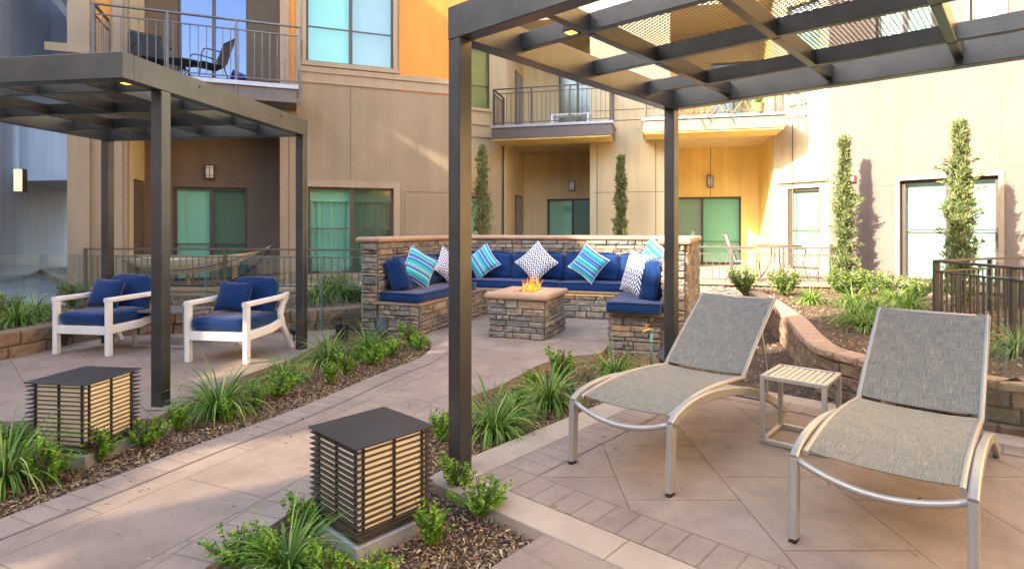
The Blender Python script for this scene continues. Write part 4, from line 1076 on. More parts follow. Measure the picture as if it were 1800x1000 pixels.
def window(W, root, a, b, c, d, cols=2, mats=('pane','paned'), behind='blind', bar=None, fm='frame', depth=.07, fw=.045, name='window', curtain=False, topband=None):
    m = MB(); y0, y1 = -depth-.04, -depth
    W.box(m, a, a+fw, y0, y1, c, d); W.box(m, b-fw, b, y0, y1, c, d); W.box(m, a+fw, b-fw, y0, y1, d-fw, d); W.box(m, a+fw, b-fw, y0, y1, c, c+fw)
    cs = [a+fw]
    for i in range(1, cols):
        x = a+(b-a)*i/cols; W.box(m, x-.035, x+.035, y0, y1+.002, c+fw, d-fw); cs += [x-.035, x+.035]
    cs.append(b-fw)
    if bar is not None: W.box(m, a+fw, b-fw, y0+.012, y1-.008, bar-.012, bar+.012)
    f = m.build(name, M[fm], root)
    for i in range(cols):
        p = MB(); W.box(p, cs[2*i], cs[2*i+1], -depth-.03, -depth-.022, c+fw, d-fw); p.build('pane', M[mats[i % len(mats)]], f)
    q = MB()
    if curtain:
        n = 90; vs = []; fs = []
        for i in range(n+1):
            x = a+fw+(b-a-2*fw)*i/n; dd = -depth-.20+.035*math.sin(i*.9)+.02*math.sin(i*2.3+1)
            vs += [W.P(x,dd,c), W.P(x,dd,d-(.22 if topband else 0))]
            if i: fs.append((2*i-2,2*i,2*i+1,2*i-1))
        q.add(vs, fs); q.build('curtain', M['curtain'], f, smooth=True)
        if topband:
            q = MB(); W.box(q, a+fw, b-fw, -depth-.16, -depth-.14, d-.28, d); q.build('valance', M['blind'], f)
    elif behind:
        bs = behind if isinstance(behind, (tuple, list)) else (behind,)
        for i in range(cols):
            q = MB(); W.box(q, cs[2*i]-.03, cs[2*i+1]+.03, -depth-.11, -depth-.10, c, d); q.build('blind', M[bs[i % len(bs)]], f)
    q = MB(); W.box(q, a-.05, b+.05, -depth-.42, -depth-.40, c-.05, d+.05); q.build('dark_backing', M['inside'], f)  # opaque sheet coloured dark for the unlit room, blocks light leaks
    return f
def trimring(W, root, a, b, c, d, t=.10, pr=.03, mat='trim', sill=True):
    m = MB(); W.box(m, a-t, a, 0, pr, c, d+t); W.box(m, b, b+t, 0, pr, c, d+t); W.box(m, a, b, 0, pr, d, d+t)
    if sill: W.box(m, a-t-.03, b+t+.03, 0, pr+.04, c-.09, c-.001)
    m.build('window_trim', M[mat], root)
def seam(W, m, a, b, c, d):
    W.box(m, a, b, .001, .004, c, d)
def wall_lamp(W, px, py, mat='lamp', label='', hh=.19, ww=.13):
    s0 = W.s_(px); z0 = W.z(px, py); p = W.P(s0, 0, z0)
    r_ = empty('wall_lamp', p, world=True); tag(r_, label, 'wall lamp', 'outdoor wall lamps')
    m = MB(); W.box(m, s0-ww/2, s0+ww/2, .0, .02, z0-hh, z0+hh)
    W.box(m, s0-ww/2-.02, s0+ww/2+.02, .02, .14, z0+hh-.02, z0+hh); W.box(m, s0-ww/2-.02, s0+ww/2+.02, .02, .14, z0-hh, z0-hh+.02)
    for k in (-1, 0, 1):
        x = s0+k*(ww/2+.01); W.box(m, x-.007, x+.007, .13, .143, z0-hh+.02, z0+hh-.02)
        if k: W.box(m, x-.007, x+.007, .02, .034, z0-hh+.02, z0+hh-.02)
    for z1 in (z0+hh*.55, z0-hh*.55): W.box(m, s0-ww/2-.01, s0+ww/2+.01, .131, .1425, z1-.006, z1+.006)
    m.build('lamp_frame', M['frame'], r_)
    m = MB(); W.box(m, s0-ww/2, s0+ww/2, .03, .125, z0-hh+.022, z0+hh-.022); m.build('lamp_shade', M[mat], r_)
M['panesky'] = glassm('window_glass_sky_tint', (.22, .45, .85), 0.12, 0.02)  # sky reflection put into the pane tint as blue

def parts(W, name, mat, root, *boxes):
    for b in boxes:
        m = MB(); W.box(m, *b); m.build(name, M[mat], root)
# ---- taupe and orange building (left / centre)
LB = Wall(541, 11.3, 787, 12.3)
b1 = empty('apartment_building', LB.P(LB.s_(560),0,0), world=True); tag(b1, 'taupe stucco apartment block with orange upper panel and balcony over a recessed patio', 'building')
S = LB.s_; TOP = 9.35; sL, rL, rR, sR = S(118), S(222), S(492), S(822)
w1 = (S(541), S(692), LB.z(541,482), LB.z(541,328)); w2 = (S(538), S(692), LB.z(541,108), 6.6)
m = MB(); LB.panel(m, rR, sR, -.1, 4.2, [w1]); m.build('wall', M['ltaupe'], b1)
m = MB(); LB.panel(m, S(530), S(702), 4.2, TOP, [w2]); m.build('wall', M['ltaupe'], b1)
m = MB(); LB.panel(m, S(702), sR, 4.2, TOP); m.build('orange_wall', M['orange'], b1)
m = MB(); LB.box(m, sL, S(157), -.22, 0, -.1, TOP); LB.box(m, S(157), S(197), -.22, -.08, -.1, 4.2); LB.box(m, S(197), S(215), -.22, 0, -.1, TOP); LB.box(m, S(215), rL, -.22, -.05, -.1, TOP)
LB.box(m, rR, S(508), -.22, 0, 4.2, TOP); LB.box(m, S(520), S(530), -.22, 0, 4.2, TOP); m.build('pier', M['pier'], b1)
parts(LB, 'orange_wall', 'orange', b1, (S(157), S(197), -.22, -.08, 4.2, TOP), (S(508), S(520), -.22, -.04, 4.2, TOP))
# bands
parts(LB, 'band', 'trim', b1, (S(528), sR, 0, .05, 4.42, 4.53), (S(528), sR, 0, .025, 4.22, 4.419), (sL-.3, S(160), 0, .06, 4.38, 4.52))
m = MB()
for px in (616,): seam(LB, m, S(px)-.008, S(px)+.008, 2.35, 4.2)
seam(LB, m, S(712), sR, 2.12, 2.135); seam(LB, m, S(508)-.01, S(508)+.01, .3, 3.6); seam(LB, m, S(521)-.01, S(521)+.01, .3, 3.6)
seam(LB, m, S(712)-.006, S(712)+.006, .3, 2.12)
m.build('control_joint', M['seam'], b1)
window(LB, b1, *w1, cols=2, mats=('pane','paned'), bar=1.36, curtain=True, topband=True)
trimring(LB, b1, *w1, t=.13)
m = MB(); LB.box(m, w1[0]-.2, w1[1]+.2, 0, .07, w1[2]-.28, w1[2]-.10); m.build('sill_band', M['trim'], b1)
window(LB, b1, *w2, cols=2, mats=('pane','panel'), behind=('curtain','blindl'), bar=5.35)
trimring(LB, b1, *w2, t=.07)
# recess and upper recess
rd = 1.35; BK = LB.back(rd); Sb = BK.s_
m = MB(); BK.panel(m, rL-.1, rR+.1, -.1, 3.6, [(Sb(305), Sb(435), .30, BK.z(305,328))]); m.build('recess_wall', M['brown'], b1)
dz = BK.z(305,328)
window(BK, b1, Sb(305), Sb(435), .30, dz, cols=2, mats=('pane','paned'), bar=1.05, name='patio_door', fw=.05)
m = MB(); seam(BK, m, Sb(372)-.008, Sb(372)+.008, dz+.02, 3.6); m.build('control_joint', M['seam'], b1)
def ret(W, m, s0, d0, d1, z0, z1, t=.15, right=False):
    W.box(m, s0-(0 if right else t), s0+(t if right else 0), d0, d1, z0, z1)
parts(LB, 'return_wall', 'cream', b1, (rL-.15, rL, -rd, -.225, -.1, 3.6), (rR, rR+.15, -rd, -.225, -.1, 3.6))
# door in the left return
d0_, d1_ = -.55, -1.15
m = MB(); LB.box(m, rL, rL+.03, d1_-.04, d0_+.04, .3, 2.28); dr = m.build('door_frame', M['frame'], b1)
m = MB(); LB.box(m, rL+.03, rL+.04, d1_, d0_, .3, 2.24); m.build('door', M['brown'], dr)
m = MB(); LB.box(m, sL, sR, -6, -5.9, -.1, TOP); LB.box(m, sL, sR, -6, -.22, TOP-.15, TOP); LB.box(m, sR-.2, sR, -6, -.22, -.1, TOP-.15); LB.box(m, sL, sL+.2, -6, -.22, -.1, TOP-.15)
m.build('rear_walls_and_roof', M['ltaupe'], b1)
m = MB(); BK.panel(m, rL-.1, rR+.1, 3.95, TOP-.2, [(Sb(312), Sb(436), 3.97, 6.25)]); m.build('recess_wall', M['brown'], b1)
window(BK, b1, Sb(312), Sb(436), 3.97, 6.25, cols=2, mats=('panesky','panesky'), behind='blindl', name='balcony_door')
parts(LB, 'return_wall', 'cream', b1, (rL-.15, rL, -rd, -.225, 3.95, TOP-.2), (rR, rR+.15, -rd, -.225, 3.95, TOP-.2))
m = MB(); LB.box(m, rL-.1, rR+.1, -rd, -.0, 3.62, 3.94); m.build('floor_slab', M['ltaupe'], b1)
BF = LB.back(-.80)
bc = MB(); LB.box(bc, S(150)+.35, S(545)-.25, .002, .80, 3.64, 3.88); bal = bc.build('balcony', M['slab'], b1)
m = MB(); LB.box(m, S(150)+.32, S(545)-.22, .002, .84, 3.882, 3.955); m.build('balcony_edge', M['slabw'], bal)
s0, s1 = BF.s_(164), BF.s_(527)
def P3(W, s, d=0): q = W.P(s, d, 0); return Vector(q)
railing('railing', P3(BF,s0), P3(BF,s1), 3.96, 5.03, 4, .125, M['railg'], root=bal, split=False, post_down=.35, gap=.14, tw=.055)
railing('railing', P3(BF,s0), P3(BF,s0,-.80), 3.96, 5.03, 2, .125, M['railg'], root=bal, split=False, gap=.14)
railing('railing', P3(BF,s1), P3(BF,s1,-.80), 3.96, 5.03, 2, .125, M['railg'], root=bal, split=False, gap=.14)
wall_lamp(BK, 370, 303, label='small square wall lamp above the hammock patio door', hh=.14, ww=.13)

# balcony furniture
def sling_chair(name, p, rz, label, fm, smat, sc_=1.0):
    r_ = empty(name, p, rz); tag(r_, label, 'chair', None)
    m = MB(); m.add([(-.24,-.22,.43),(.24,-.22,.43),(.24,.2,.41),(-.24,.2,.41),(-.24,-.22,.42),(.24,-.22,.42),(.24,.2,.40),(-.24,.2,.40)], [(0,1,2,3),(7,6,5,4),(0,4,5,1),(2,6,7,3)]); m.build('seat', smat, r_)
    m = MB(); m.add([(-.24,.2,.44),(.24,.2,.44),(.24,.36,.95),(-.24,.36,.95),(-.24,.215,.44),(.24,.215,.44),(.24,.375,.95),(-.24,.375,.95)], [(0,1,2,3),(7,6,5,4),(3,2,6,7)]); m.build('backrest', smat, r_)
    for sx in (-1,1):
        m = MB(); x = sx*.26
        m.tube(smooth_path([(x,-.30,0),(x,-.26,.3),(x,-.22,.62),(x,-.05,.66),(x,.22,.64)],4), .012, 6); m.build('arm', fm, r_, smooth=True)
        m = MB(); m.tube(smooth_path([(x,.34,0),(x,.2,.25),(x,.17,.42),(x,.28,.70),(x,.37,.97)],4), .012, 6); m.build('side_tube', fm, r_, smooth=True)
    m = MB(); m.tube([(-.26,.37,.97),(.26,.37,.97)], .012, 6); m.tube([(-.26,-.24,.41),(.26,-.24,.41)], .011, 6); m.build('cross_tube', fm, r_)
    return r_
def q3(px, D, z): return pd(px, D, z)
sling_chair('balcony_chair', q3(268,10.35,3.96), R(50), 'dark sling chair at the left of the balcony table', M['black'], M['chairsl'])
sling_chair('balcony_chair', q3(368,10.75,3.96), R(-40), 'dark sling chair right of the balcony table, by the sky-tinted door', M['black'], M['chairsl'])
t = empty('balcony_table', q3(322,10.6,3.96)); tag(t, 'small dark table between the balcony chairs', 'table')
m = MB(); m.tube([(0,0,.44),(0,0,.46)], .3, 20); m.build('table_top', M['black'], t)
m = MB()
for k in range(4): a = R(45+90*k); m.tube([(0,0,.4),(.14*math.cos(a),.14*math.sin(a),.2),(.26*math.cos(a),.26*math.sin(a),0)], .014, 6)
m.build('legs', M['black'], t)

# ---- cream building (centre / right)
MW = Wall(866, 16.8, 1372, 14.9); S = MW.s_; TOP2 = 9.6
b2 = empty('apartment_building', MW.P(S(1100),0,0), world=True); tag(b2, 'cream and golden apartment block with two balconies behind the stone bench', 'building')
a0_, a1_, a2_, a3_, a4_ = S(860), S(890), S(1037), S(1178), S(1360)
m = MB()
for (p, q) in ((a0_,a1_),(a2_,a3_),(a4_,S(1372))): MW.panel(m, p, q, -.1, TOP2)
m.build('wall', M['cream'], b2)
rd2 = 2.2; B2 = MW.back(rd2); Sb = B2.s_
for (p, q, win, mat) in ((a1_, a2_, (Sb(962), Sb(1052), .3, B2.z(962,350)), 'cream'), (a3_, a4_, (Sb(1168), Sb(1303), .3, B2.z(1250,346)), 'gold')):
    m = MB(); B2.panel(m, p-.1, q+.1, -.1, 3.86, [win]); m.build('recess_wall', M[mat], b2)
    window(B2, b2, *win, cols=2, mats=('pane','paned') if mat == 'cream' else ('panel','pane'), bar=.98, name='patio_door', fw=.055)
    parts(MW, 'return_wall', mat, b2, (p-.15, p, -rd2, -.225, -.1, TOP2-.2), (q, q+.15, -rd2, -.225, -.1, TOP2-.2))
    parts(MW, 'floor_slab', 'cream', b2, (p, q, -rd2, 0, 3.8, 4.12), (p, q, -rd2, 0, 7.3, 7.6))
    m = MB(); w_ = (p+(q-p)*.48, q-.05, 4.14, 6.35); B2.panel(m, p-.1, q+.1, 4.12, TOP2-.2, [w_]); m.build('recess_wall', M['cream'], b2)
    window(B2, b2, *w_, cols=2, mats=('paned','paned'), behind=('gold','inside') if mat == 'cream' else 'blind', name='balcony_door')
m = MB(); seam(B2, m, Sb(1249)-.01, Sb(1249)+.01, 2.3, 3.8); seam(MW, m, a2_+.1, a3_, 2.36, 2.375); seam(MW, m, S(1152), S(1152)+.02, .3, 3.7); seam(MW, m, S(1049), S(1049)+.02, .3, 3.7)
seam(MW, m, a2_+.1, a3_, 4.33, 4.35); seam(MW, m, a2_+.1, a3_, 4.62, 4.64); m.build('control_joint', M['seam'], b2)
m = MB(); MW.box(m, S(884), S(886), 0, .05, .3, 3.75); m.build('downpipe', M['frame'], b2)
# side doors on the left returns (lower and upper)
for z_ in (.3, 4.12):
    m = MB(); MW.box(m, a1_, a1_+.03, -1.95, -1.05, z_, z_+2.1); dr = m.build('door_frame', M['frame'], b2)
    m = MB(); MW.box(m, a1_+.03, a1_+.04, -1.88, -1.12, z_, z_+2.03); m.build('door', M['concg'], dr)
m = MB(); MW.box(m, a0_, S(1372)+.2, -7, -6.9, -.1, TOP2); MW.box(m, a0_, S(1372), -7, -.22, TOP2-.15, TOP2); m.build('rear_wall_and_roof', M['cream'], b2)
def balcony(W, px0, px1, out_, zt, mat_r, root, slabm, und, posts=4):
    s0, s1 = W.s_(px0), W.s_(px1); f = W.back(-out_); s0, s1 = f.s_(px0), f.s_(px1)
    m = MB(); W.box(m, s0, s1, .002, out_, zt-.36, zt-.07); b = m.build('balcony', slabm, root)
    m = MB(); W.box(m, s0-.03, s1+.03, .002, out_+.04, zt-.068, zt); m.build('balcony_edge', M['slabw'], b)
    m = MB(); W.box(m, s0+.03, s1-.03, .01, out_-.03, zt-.40, zt-.362); m.build('soffit', M[und], b)
    railing('railing', P3(f,s0+.05,-.04), P3(f,s1-.05,-.04), zt+.005, zt+1.0, posts, .12, mat_r, root=b, split=False, post_down=.3, gap=.10)
    railing('railing', P3(f,s0+.05,-.04), P3(f,s0+.05,-out_), zt+.005, zt+1.0, 2, .12, mat_r, root=b, split=False)
    railing('railing', P3(f,s1-.05,-.04), P3(f,s1-.05,-out_), zt+.005, zt+1.0, 2, .12, mat_r, root=b, split=False)
    return b
balcony(MW, 864, 1076, 1.1, 4.15, M['rail'], b2, M['slab'], 'gold')
balcony(MW, 1130, 1381, 1.1, 4.17, M['railt'], b2, M['trim'], 'gold', 5)
wall_lamp(B2, 1006, 327, label='small bronze wall lamp in the shaded recess under the central balcony', hh=.16, ww=.13)
wall_lamp(B2, 1248, 320, label='small bronze wall lamp on the golden wall of the sunlit patio', hh=.17, ww=.14)
# set-back strip left of the pipe
S2 = Wall(800, 16.3, 868, 16.9); S = S2.s_
m = MB(); wa = (S(812), S(864), S2.z(840,190), 6.6); wb = (S(812), S(871)-.1, .9, S2.z(840,346)); S2.panel(m, S(790), S(874), -.1, TOP2, [wa, wb]); m.build('wall', M['cream'], b2)
window(S2, b2, *wa, cols=1, mats=('panel',), behind='gold', bar=5.5); window(S2, b2, *wb, cols=1, mats=('pane',), behind='blind'); trimring(S2, b2, *wa, t=.08, mat='cream'); trimring(S2, b2, *wb, t=.12, mat='trim')
parts(S2, 'band', 'cream', b2, (S(790), S(870), 0, .05, 4.0, 4.1), (S(790), S(870), 0, .05, 4.35, 4.45))
# sunlit wall right of the golden recess
WW = Wall(1372, 14.9, 1470, 13.8); S = WW.s_
wc = (S(1384), S(1441), .35, WW.z(1384,332)); wd_ = (S(1384), S(1441), 4.9, 7)
m = MB(); WW.panel(m, 0, S(1500), -.1, TOP2, [wc, wd_]); m.build('sunlit_wall', M['cream'], b2)
window(WW, b2, *wc, cols=1, mats=('panel',), behind='blind', bar=WW.z(1400,403), fw=.07); window(WW, b2, *wd_, cols=1, mats=('panel',), behind='blind')
m = MB(); WW.box(m, wc[0]-.25, wc[1]+.2, 0, .08, wc[3]+.14, wc[3]+.22); m.build('window_hood', M['trim'], b2)
m = MB()
for z_ in (4.15, 4.45, 4.75): seam(WW, m, .05, S(1500), z_, z_+.03)
seam(WW, m, .3, .33, .3, 4); m.build('control_joint', M['seam'], b2)

# ---- pink-beige building (right)
RW = Wall(1457, 10.79, 1756, 8.85); S = RW.s_; TOP3 = 9.5
b3 = empty('apartment_building', RW.P(S(1600),0,0), world=True); tag(b3, 'pinkish beige apartment block with a wide window behind the cypress at the right', 'building')
wr = (S(1582), S(1756), RW.z(1585,494), RW.z(1582,318)); wu1 = (S(1540), S(1640), 4.45, 6.6); wu2 = (S(1705), S(1762), 4.3, 6.4)
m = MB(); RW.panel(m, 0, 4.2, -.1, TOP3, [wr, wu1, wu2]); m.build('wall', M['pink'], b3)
m = MB(); RW.panel(m, 4.2, 16, -.1, TOP3); m.build('bounce_wall', M['bouncewall'], b3)  # unseen stretch of wall, coloured gold to bounce warm light
window(RW, b3, *wr, cols=2, mats=('panel','panel'), behind=('blind','blind'), bar=RW.z(1600,404), fw=.06)
trimring(RW, b3, *wr, t=.07, mat='trim'); 
window(RW, b3, *wu1, cols=2, mats=('panel','pane'), behind='blind'); window(RW, b3, *wu2, cols=1, mats=('panel',), behind='blind')
trimring(RW, b3, *wu1, t=.07, mat='slab'); trimring(RW, b3, *wu2, t=.07, mat='trim')
m = MB(); seam(RW, m, S(1666), S(1666)+.015, 2.4, 4.2); seam(RW, m, S(1757), S(1757)+.015, .2, 4.2); seam(RW, m, S(1757)+.02, 16, 2.28, 2.295); seam(RW, m, 0.02, S(1575), 2.1, 2.112)
seam(RW, m, S(1690), 16, 4.22, 4.25); m.build('control_joint', M['seam'], b3)
m = MB(); RW.box(m, 0, 16, -6, -5.9, -.1, TOP3); RW.box(m, 0, 16, -6, -.22, TOP3-.15, TOP3); RW.box(m, 0, .2, -6, -.22, -.1, TOP3-.15); m.build('rear_wall_and_roof', M['pink'], b3)
for k in range(3):                                      # further windows beyond the frame
    pass
z_ = RW.z(1499,315); s_ = RW.s_(1499); al = empty('fire_alarm', RW.P(s_,0,z_), world=True); tag(al, 'small red fire alarm box on the pink wall by the cypress', 'fire alarm')
m = MB(); RW.box(m, s_-.06, s_+.06, .001, .05, z_-.06, z_+.06); m.build('housing', M['red'], al)
m = MB(); RW.box(m, s_-.03, s_+.03, .05, .06, z_-.03, z_+.03); m.build('strobe', M['blind'], al)

# ---- grey building (far left)
b4 = empty('apartment_building', pd(60,14), world=True); tag(b4, 'blue-grey building at the far left with a dark passage under it', 'building')
G1 = Wall(-60, 12.4, 38, 13.3)                            # frontal left piece is the passage side wall
side_ = Wall(-260, 10.0, 135, 18.0)
m = MB(); a = pd(-300,10.1); b = pd(0,12.8); c = pd(137,18.4)
m.prism([a, b, c, c+Vector((-.4,.1,0)), b+Vector((-.4,.1,0)), a+Vector((-.4,.1,0))], -.1, 9.6); m.build('passage_wall', M['grey'], b4)
FW = Wall(28, 13.6, 150, 13.2); S = FW.s_
zb = FW.z(90,317); m = MB(); FW.panel(m, S(34), S(142), zb, FW.z(90,118)); m.build('wall', M['bluegrey'], b4)
m = MB(); FW.box(m, S(34)-3.5, S(142), -6, -.22, zb, zb+.2); m.build('passage_ceiling', M['grey'], b4)
m = MB(); FW.box(m, S(20), S(150), -6.2, -6.0, -.1, zb); m.build('passage_end_wall', M['brown'], b4)
m = MB(); FW.box(m, S(34)-3.5, S(142), -2.2, -2.0, FW.z(90,118), 9.6); m.build('stairwell_wall', M['grey'], b4)
m = MB(); q = [FW.P(S(34)+.05,-.3,7.4), FW.P(S(142),-.3,5.5), FW.P(S(142),-1.98,5.5), FW.P(S(34)-.3,-1.98,7.4)]; m.add(q+[(x,y,z+.25) for x,y,z in q], [(0,1,2,3),(7,6,5,4),(0,4,5,1),(3,2,6,7)]); m.build('stair_flight', M['concg'], b4)
m = MB(); FW.box(m, S(34)-.3, S(142), -1.98, .0, 7.6, 7.9); m.build('floor_slab', M['grey'], b4)
GW = Wall(0, 12.8, 134, 18.4)
# lamp on the corner of the passage
lp = pd(32, 12.6, 0); r_ = empty('wall_lamp', (lp.x, lp.y, zof(317,12.6)), world=True); tag(r_, 'lit tall white wall lamp on the grey building at the far left', 'wall lamp', 'outdoor wall lamps')
zc = zof(317,12.6); m = MB(); m.box(lp.x-.07, lp.x+.08, lp.y+.02, lp.y+.14, zc-.25, zc+.25); m.box(lp.x-.085, lp.x-.07, lp.y-.02, lp.y+.14, zc-.26, zc+.26); m.build('lamp_frame', M['frame'], r_)
m = MB(); m.box(lp.x-.065, lp.x+.07, lp.y-.04, lp.y+.02, zc-.24, zc+.24); m.build('lamp_shade', M['lampon'], r_)

# ---- unseen wings that shade the courtyard or bounce light into it
def wing(name, x0, x1, y0, y1, h, label, mat='pink'):
    r_ = empty(name, ((x0+x1)/2,(y0+y1)/2,0), world=True); tag(r_, label, 'building')
    m = MB(); m.box(x0,x1,y0,y1,-.1,h); m.build('walls', M[mat], r_)
    m = MB(); m.box(x0-.08,x1+.08,y0-.08,y1+.08,h,h+.12); m.build('parapet', M['trim'], r_)
M['cloth'] = glassm('sun_filter', (.42,.385,.335), -0.04)  # invented sheet that dims the sun passing the added openings
def screen_wing(y0, y1, h, holes, label):
    Wl = Wall.__new__(Wall); Wl.o = Vector((-12, y1, 0)); Wl.u = Vector((0,-1,0)); Wl.n = Vector((-1,0,0))
    r_ = empty('unseen_wing', (-12.2,(y0+y1)/2,0), world=True); tag(r_, label, 'building')
    Wl.o = Vector((-12.12, y1, 0)); hs = [(y1-b, y1-a, c, d) for (a,b,c,d) in holes]
    m = MB(); Wl.panel(m, 0, y1-y0, -.1, h, hs, th=.12); m.build('facade', M['pale'], r_)  # unseen wall; openings added to throw soft light patches on the paving
    for (a,b,c,d) in hs:
        m = MB(); m.add([(-12.06,y1-a,c),(-12.06,y1-b,c),(-12.06,y1-b,d),(-12.06,y1-a,d)], [(0,1,2,3)]); m.build('sun_filter', M['cloth'], r_)
screen_wing(-2.3, 5.0, 9.95, [(-.35,.55,6.15,6.75),(-.4,.5,7.3,7.75)], 'unseen facade left of the frame shading the courtyard, openings added for light patches')
screen_wing(-30, -2.32, 13.6, [(-3.35,-2.45,6.7,7.55),(-3.95,-3.6,6.4,6.9)], 'unseen tall facade behind the camera on the left, openings added for light patches')
wing('unseen_wing', -18, -12, 5.02, 9.5, 9.55, 'lower end of the left courtyard wing with a blocker added to trim the sun streak', 'grey')
m = MB(); m.box(-17.9,-12.05,5.9,9.45,10.1,13); o_ = [x for x in bpy.data.objects if x.get('label','').startswith('lower end of the left')][0]; m.build('streak_blocker', M['grey'], o_)  # unseen block added above the wing to trim the sun streak
m = MB(); m.box(-17.8,-17.6,6.8,9.3,9.67,10.1); m.build('blocker_post', M['grey'], o_)  # support of the added streak blocker
wing('unseen_wing', 8.6, 15, -9, 5.2, 9.0, 'unseen pale gold wing right of the frame, added to bounce warm light', 'bouncewall')  # unseen reflector wing, added for warm bounce on right-facing sides
wing('unseen_wing', -9, 14, -16, -12, 8.5, 'unseen dark wing behind the camera, cutting light on camera-facing steel', 'brown')  # unseen wing, coloured dark to keep camera-facing steel dim

# ------------------------------------------------------------------ PLANTS
def np_obj(name, V, n_face, mat, verts_per=4, parent=None):
    me = bpy.data.meshes.new(name); k = len(V)//verts_per
    me.from_pydata(V.tolist(), [], np.arange(k*verts_per).reshape(-1,verts_per).tolist()); me.materials.append(mat)
    o = bpy.data.objects.new(name, me); col.objects.link(o)
    if parent is not None: o.parent = parent
    return o
def grass_mesh(seed, n=260, h=.42, spread=.30, w_=.007):
    rn = random.Random(seed); vs = []; fs = []
    for i in range(n):
        a = rn.uniform(0, 6.283); r0 = rn.uniform(0, .055); L = h*rn.uniform(.55, 1.35); lean = rn.uniform(.16, 1.35)**.75
        dx, dy = math.cos(a), math.sin(a); tw = rn.uniform(-.5,.5); sx, sy = -math.sin(a+tw), math.cos(a+tw)
        el = math.pi/2 - lean*.75; x = y = 0; p = [r0*dx, r0*dy, 0]; wd = w_*rn.uniform(.45,1.1); droop = rn.uniform(.10,.42)*lean + rn.uniform(.03,.13)
        o = len(vs); k = 6
        for j in range(k+1):
            q = wd*(1-(j/k)**2.2)*(.7+.3*min(1,j)) + .0006
            vs += [(p[0]-sx*q, p[1]-sy*q, max(p[2],.004)), (p[0]+sx*q, p[1]+sy*q, max(p[2],.004))]
            p[0] += dx*math.cos(el)*L/k; p[1] += dy*math.cos(el)*L/k; p[2] += math.sin(el)*L/k; el -= droop*(1+.25*j)
            if j: fs.append((o+2*j-2, o+2*j-1, o+2*j+1, o+2*j))
    me = bpy.data.meshes.new('grass_clump'); me.from_pydata(vs, [], fs); me.materials.append(M['grass']); me.shade_smooth(); return me
def leaf_verts(P, Nrm, U, L, W):
    """diamond-ish leaves: 4 verts"""
    Vv = np.cross(Nrm, U); Vv /= np.linalg.norm(Vv, axis=1)[:,None]+1e-9
    a = P; b = P + U*(L*.5)[:,None] + Vv*W[:,None]; c = P + U*L[:,None]; d = P + U*(L*.5)[:,None] - Vv*W[:,None]
    b = b + Nrm*(L*.10)[:,None]; d = d + Nrm*(L*.10)[:,None]
    return np.stack([a,b,c,d], 1).reshape(-1,3)
def shrub_mesh(seed, stems=26, per=17, h=.26, spread=.15, L=.022, W=.008, up=.7, bare=0.12):
    g_ = np.random.default_rng(seed); P = []; U = []; Vst = []
    for i in range(stems):
        a = g_.uniform(0, 6.283); r1 = spread*g_.uniform(.1,1)**.6; hh = h*g_.uniform(.55,1.1)*(1-.25*r1/spread)
        bend = g_.normal(0,.02,2)
        for j in range(per):
            f = bare + (1-bare)*(j/per)**.85
            c = np.array([math.cos(a)*r1*f**.8, math.sin(a)*r1*f**.8, hh*f]) + np.array([bend[0]*f, bend[1]*f, 0])
            for s_ in (0, 1):
                az = g_.uniform(0, 6.283); e = g_.uniform(.1, 1.0)*up
                P.append(c); U.append([math.cos(az)*math.cos(e), math.sin(az)*math.cos(e), math.sin(e)])
    P = np.array(P); U = np.array(U); n = len(P); Nn = g_.normal(0,1,(n,3)); Nn[:,2] = abs(Nn[:,2])+.6; Nn -= U*np.sum(Nn*U,1)[:,None]; Nn /= np.linalg.norm(Nn,axis=1)[:,None]
    V = leaf_verts(P, Nn, U, L*g_.uniform(.6,1.3,n), W*g_.uniform(.7,1.25,n))
    me = bpy.data.meshes.new('leaves'); me.from_pydata(V.tolist(), [], np.arange(len(V)).reshape(-1,4).tolist()); return me
def stems_mesh(seed, stems, h, spread, r=.0025):
    rn = random.Random(seed); m = MB()
    for i in range(stems):
        a = rn.uniform(0,6.283); r1 = spread*rn.uniform(.1,.9); hh = h*rn.uniform(.5,.85)
        m.tube([(0.01*math.cos(a),.01*math.sin(a),0),(math.cos(a)*r1*.5,math.sin(a)*r1*.5,hh*.5),(math.cos(a)*r1,math.sin(a)*r1,hh)], r, 5)
    me = bpy.data.meshes.new('stems'); me.from_pydata(m.v, [], m.f); me.materials.append(M['bark']); return me
GM = [grass_mesh(s) for s in (1,2,3)]
SM = [(shrub_mesh(s, **kw), stems_mesh(s, 12, kw['h'], kw['spread'])) for s, kw in ((11, dict(stems=26,per=18,h=.24,spread=.12)), (12, dict(stems=20,per=20,h=.27,spread=.10)), (13, dict(stems=32,per=16,h=.21,spread=.15)))]
for a, b in SM: a.materials.append(M['shrub'])
BMh = [(shrub_mesh(s, stems=60, per=16, h=.62, spread=.36, L=.05, W=.017, bare=.2), stems_mesh(s, 22, .6, .34, .006)) for s in (21,22)]
for a, b in BMh: a.materials.append(M['bush'])
cnt = [0]
def plant_grass(p, sc_, label, rz=None, group=None):
    o = bpy.data.objects.new('grass_clump', GM[cnt[0]%3]); cnt[0] += 1; col.objects.link(o); o.location = p; o.rotation_euler = (0,0,cnt[0]*1.7); o.scale = (sc_,)*3
    tag(o, label, 'grass plant', group); return o
def plant_shrub(p, sc_, label, group, kinds=None):
    a, b = (kinds or SM)[cnt[0] % len(kinds or SM)]; cnt[0] += 1
    r_ = empty('shrub', p, cnt[0]*2.1); r_.scale = (sc_,)*3; tag(r_, label, 'shrub', group)
    for nm, me in (('foliage', a), ('stems', b)):
        o = bpy.data.objects.new(nm, me); col.objects.link(o); o.parent = r_
    return r_
gg = 'strap-leaved grass clumps in the mulch beds'; sg = 'small bright green shrubs in the mulch beds'
GB = -.045
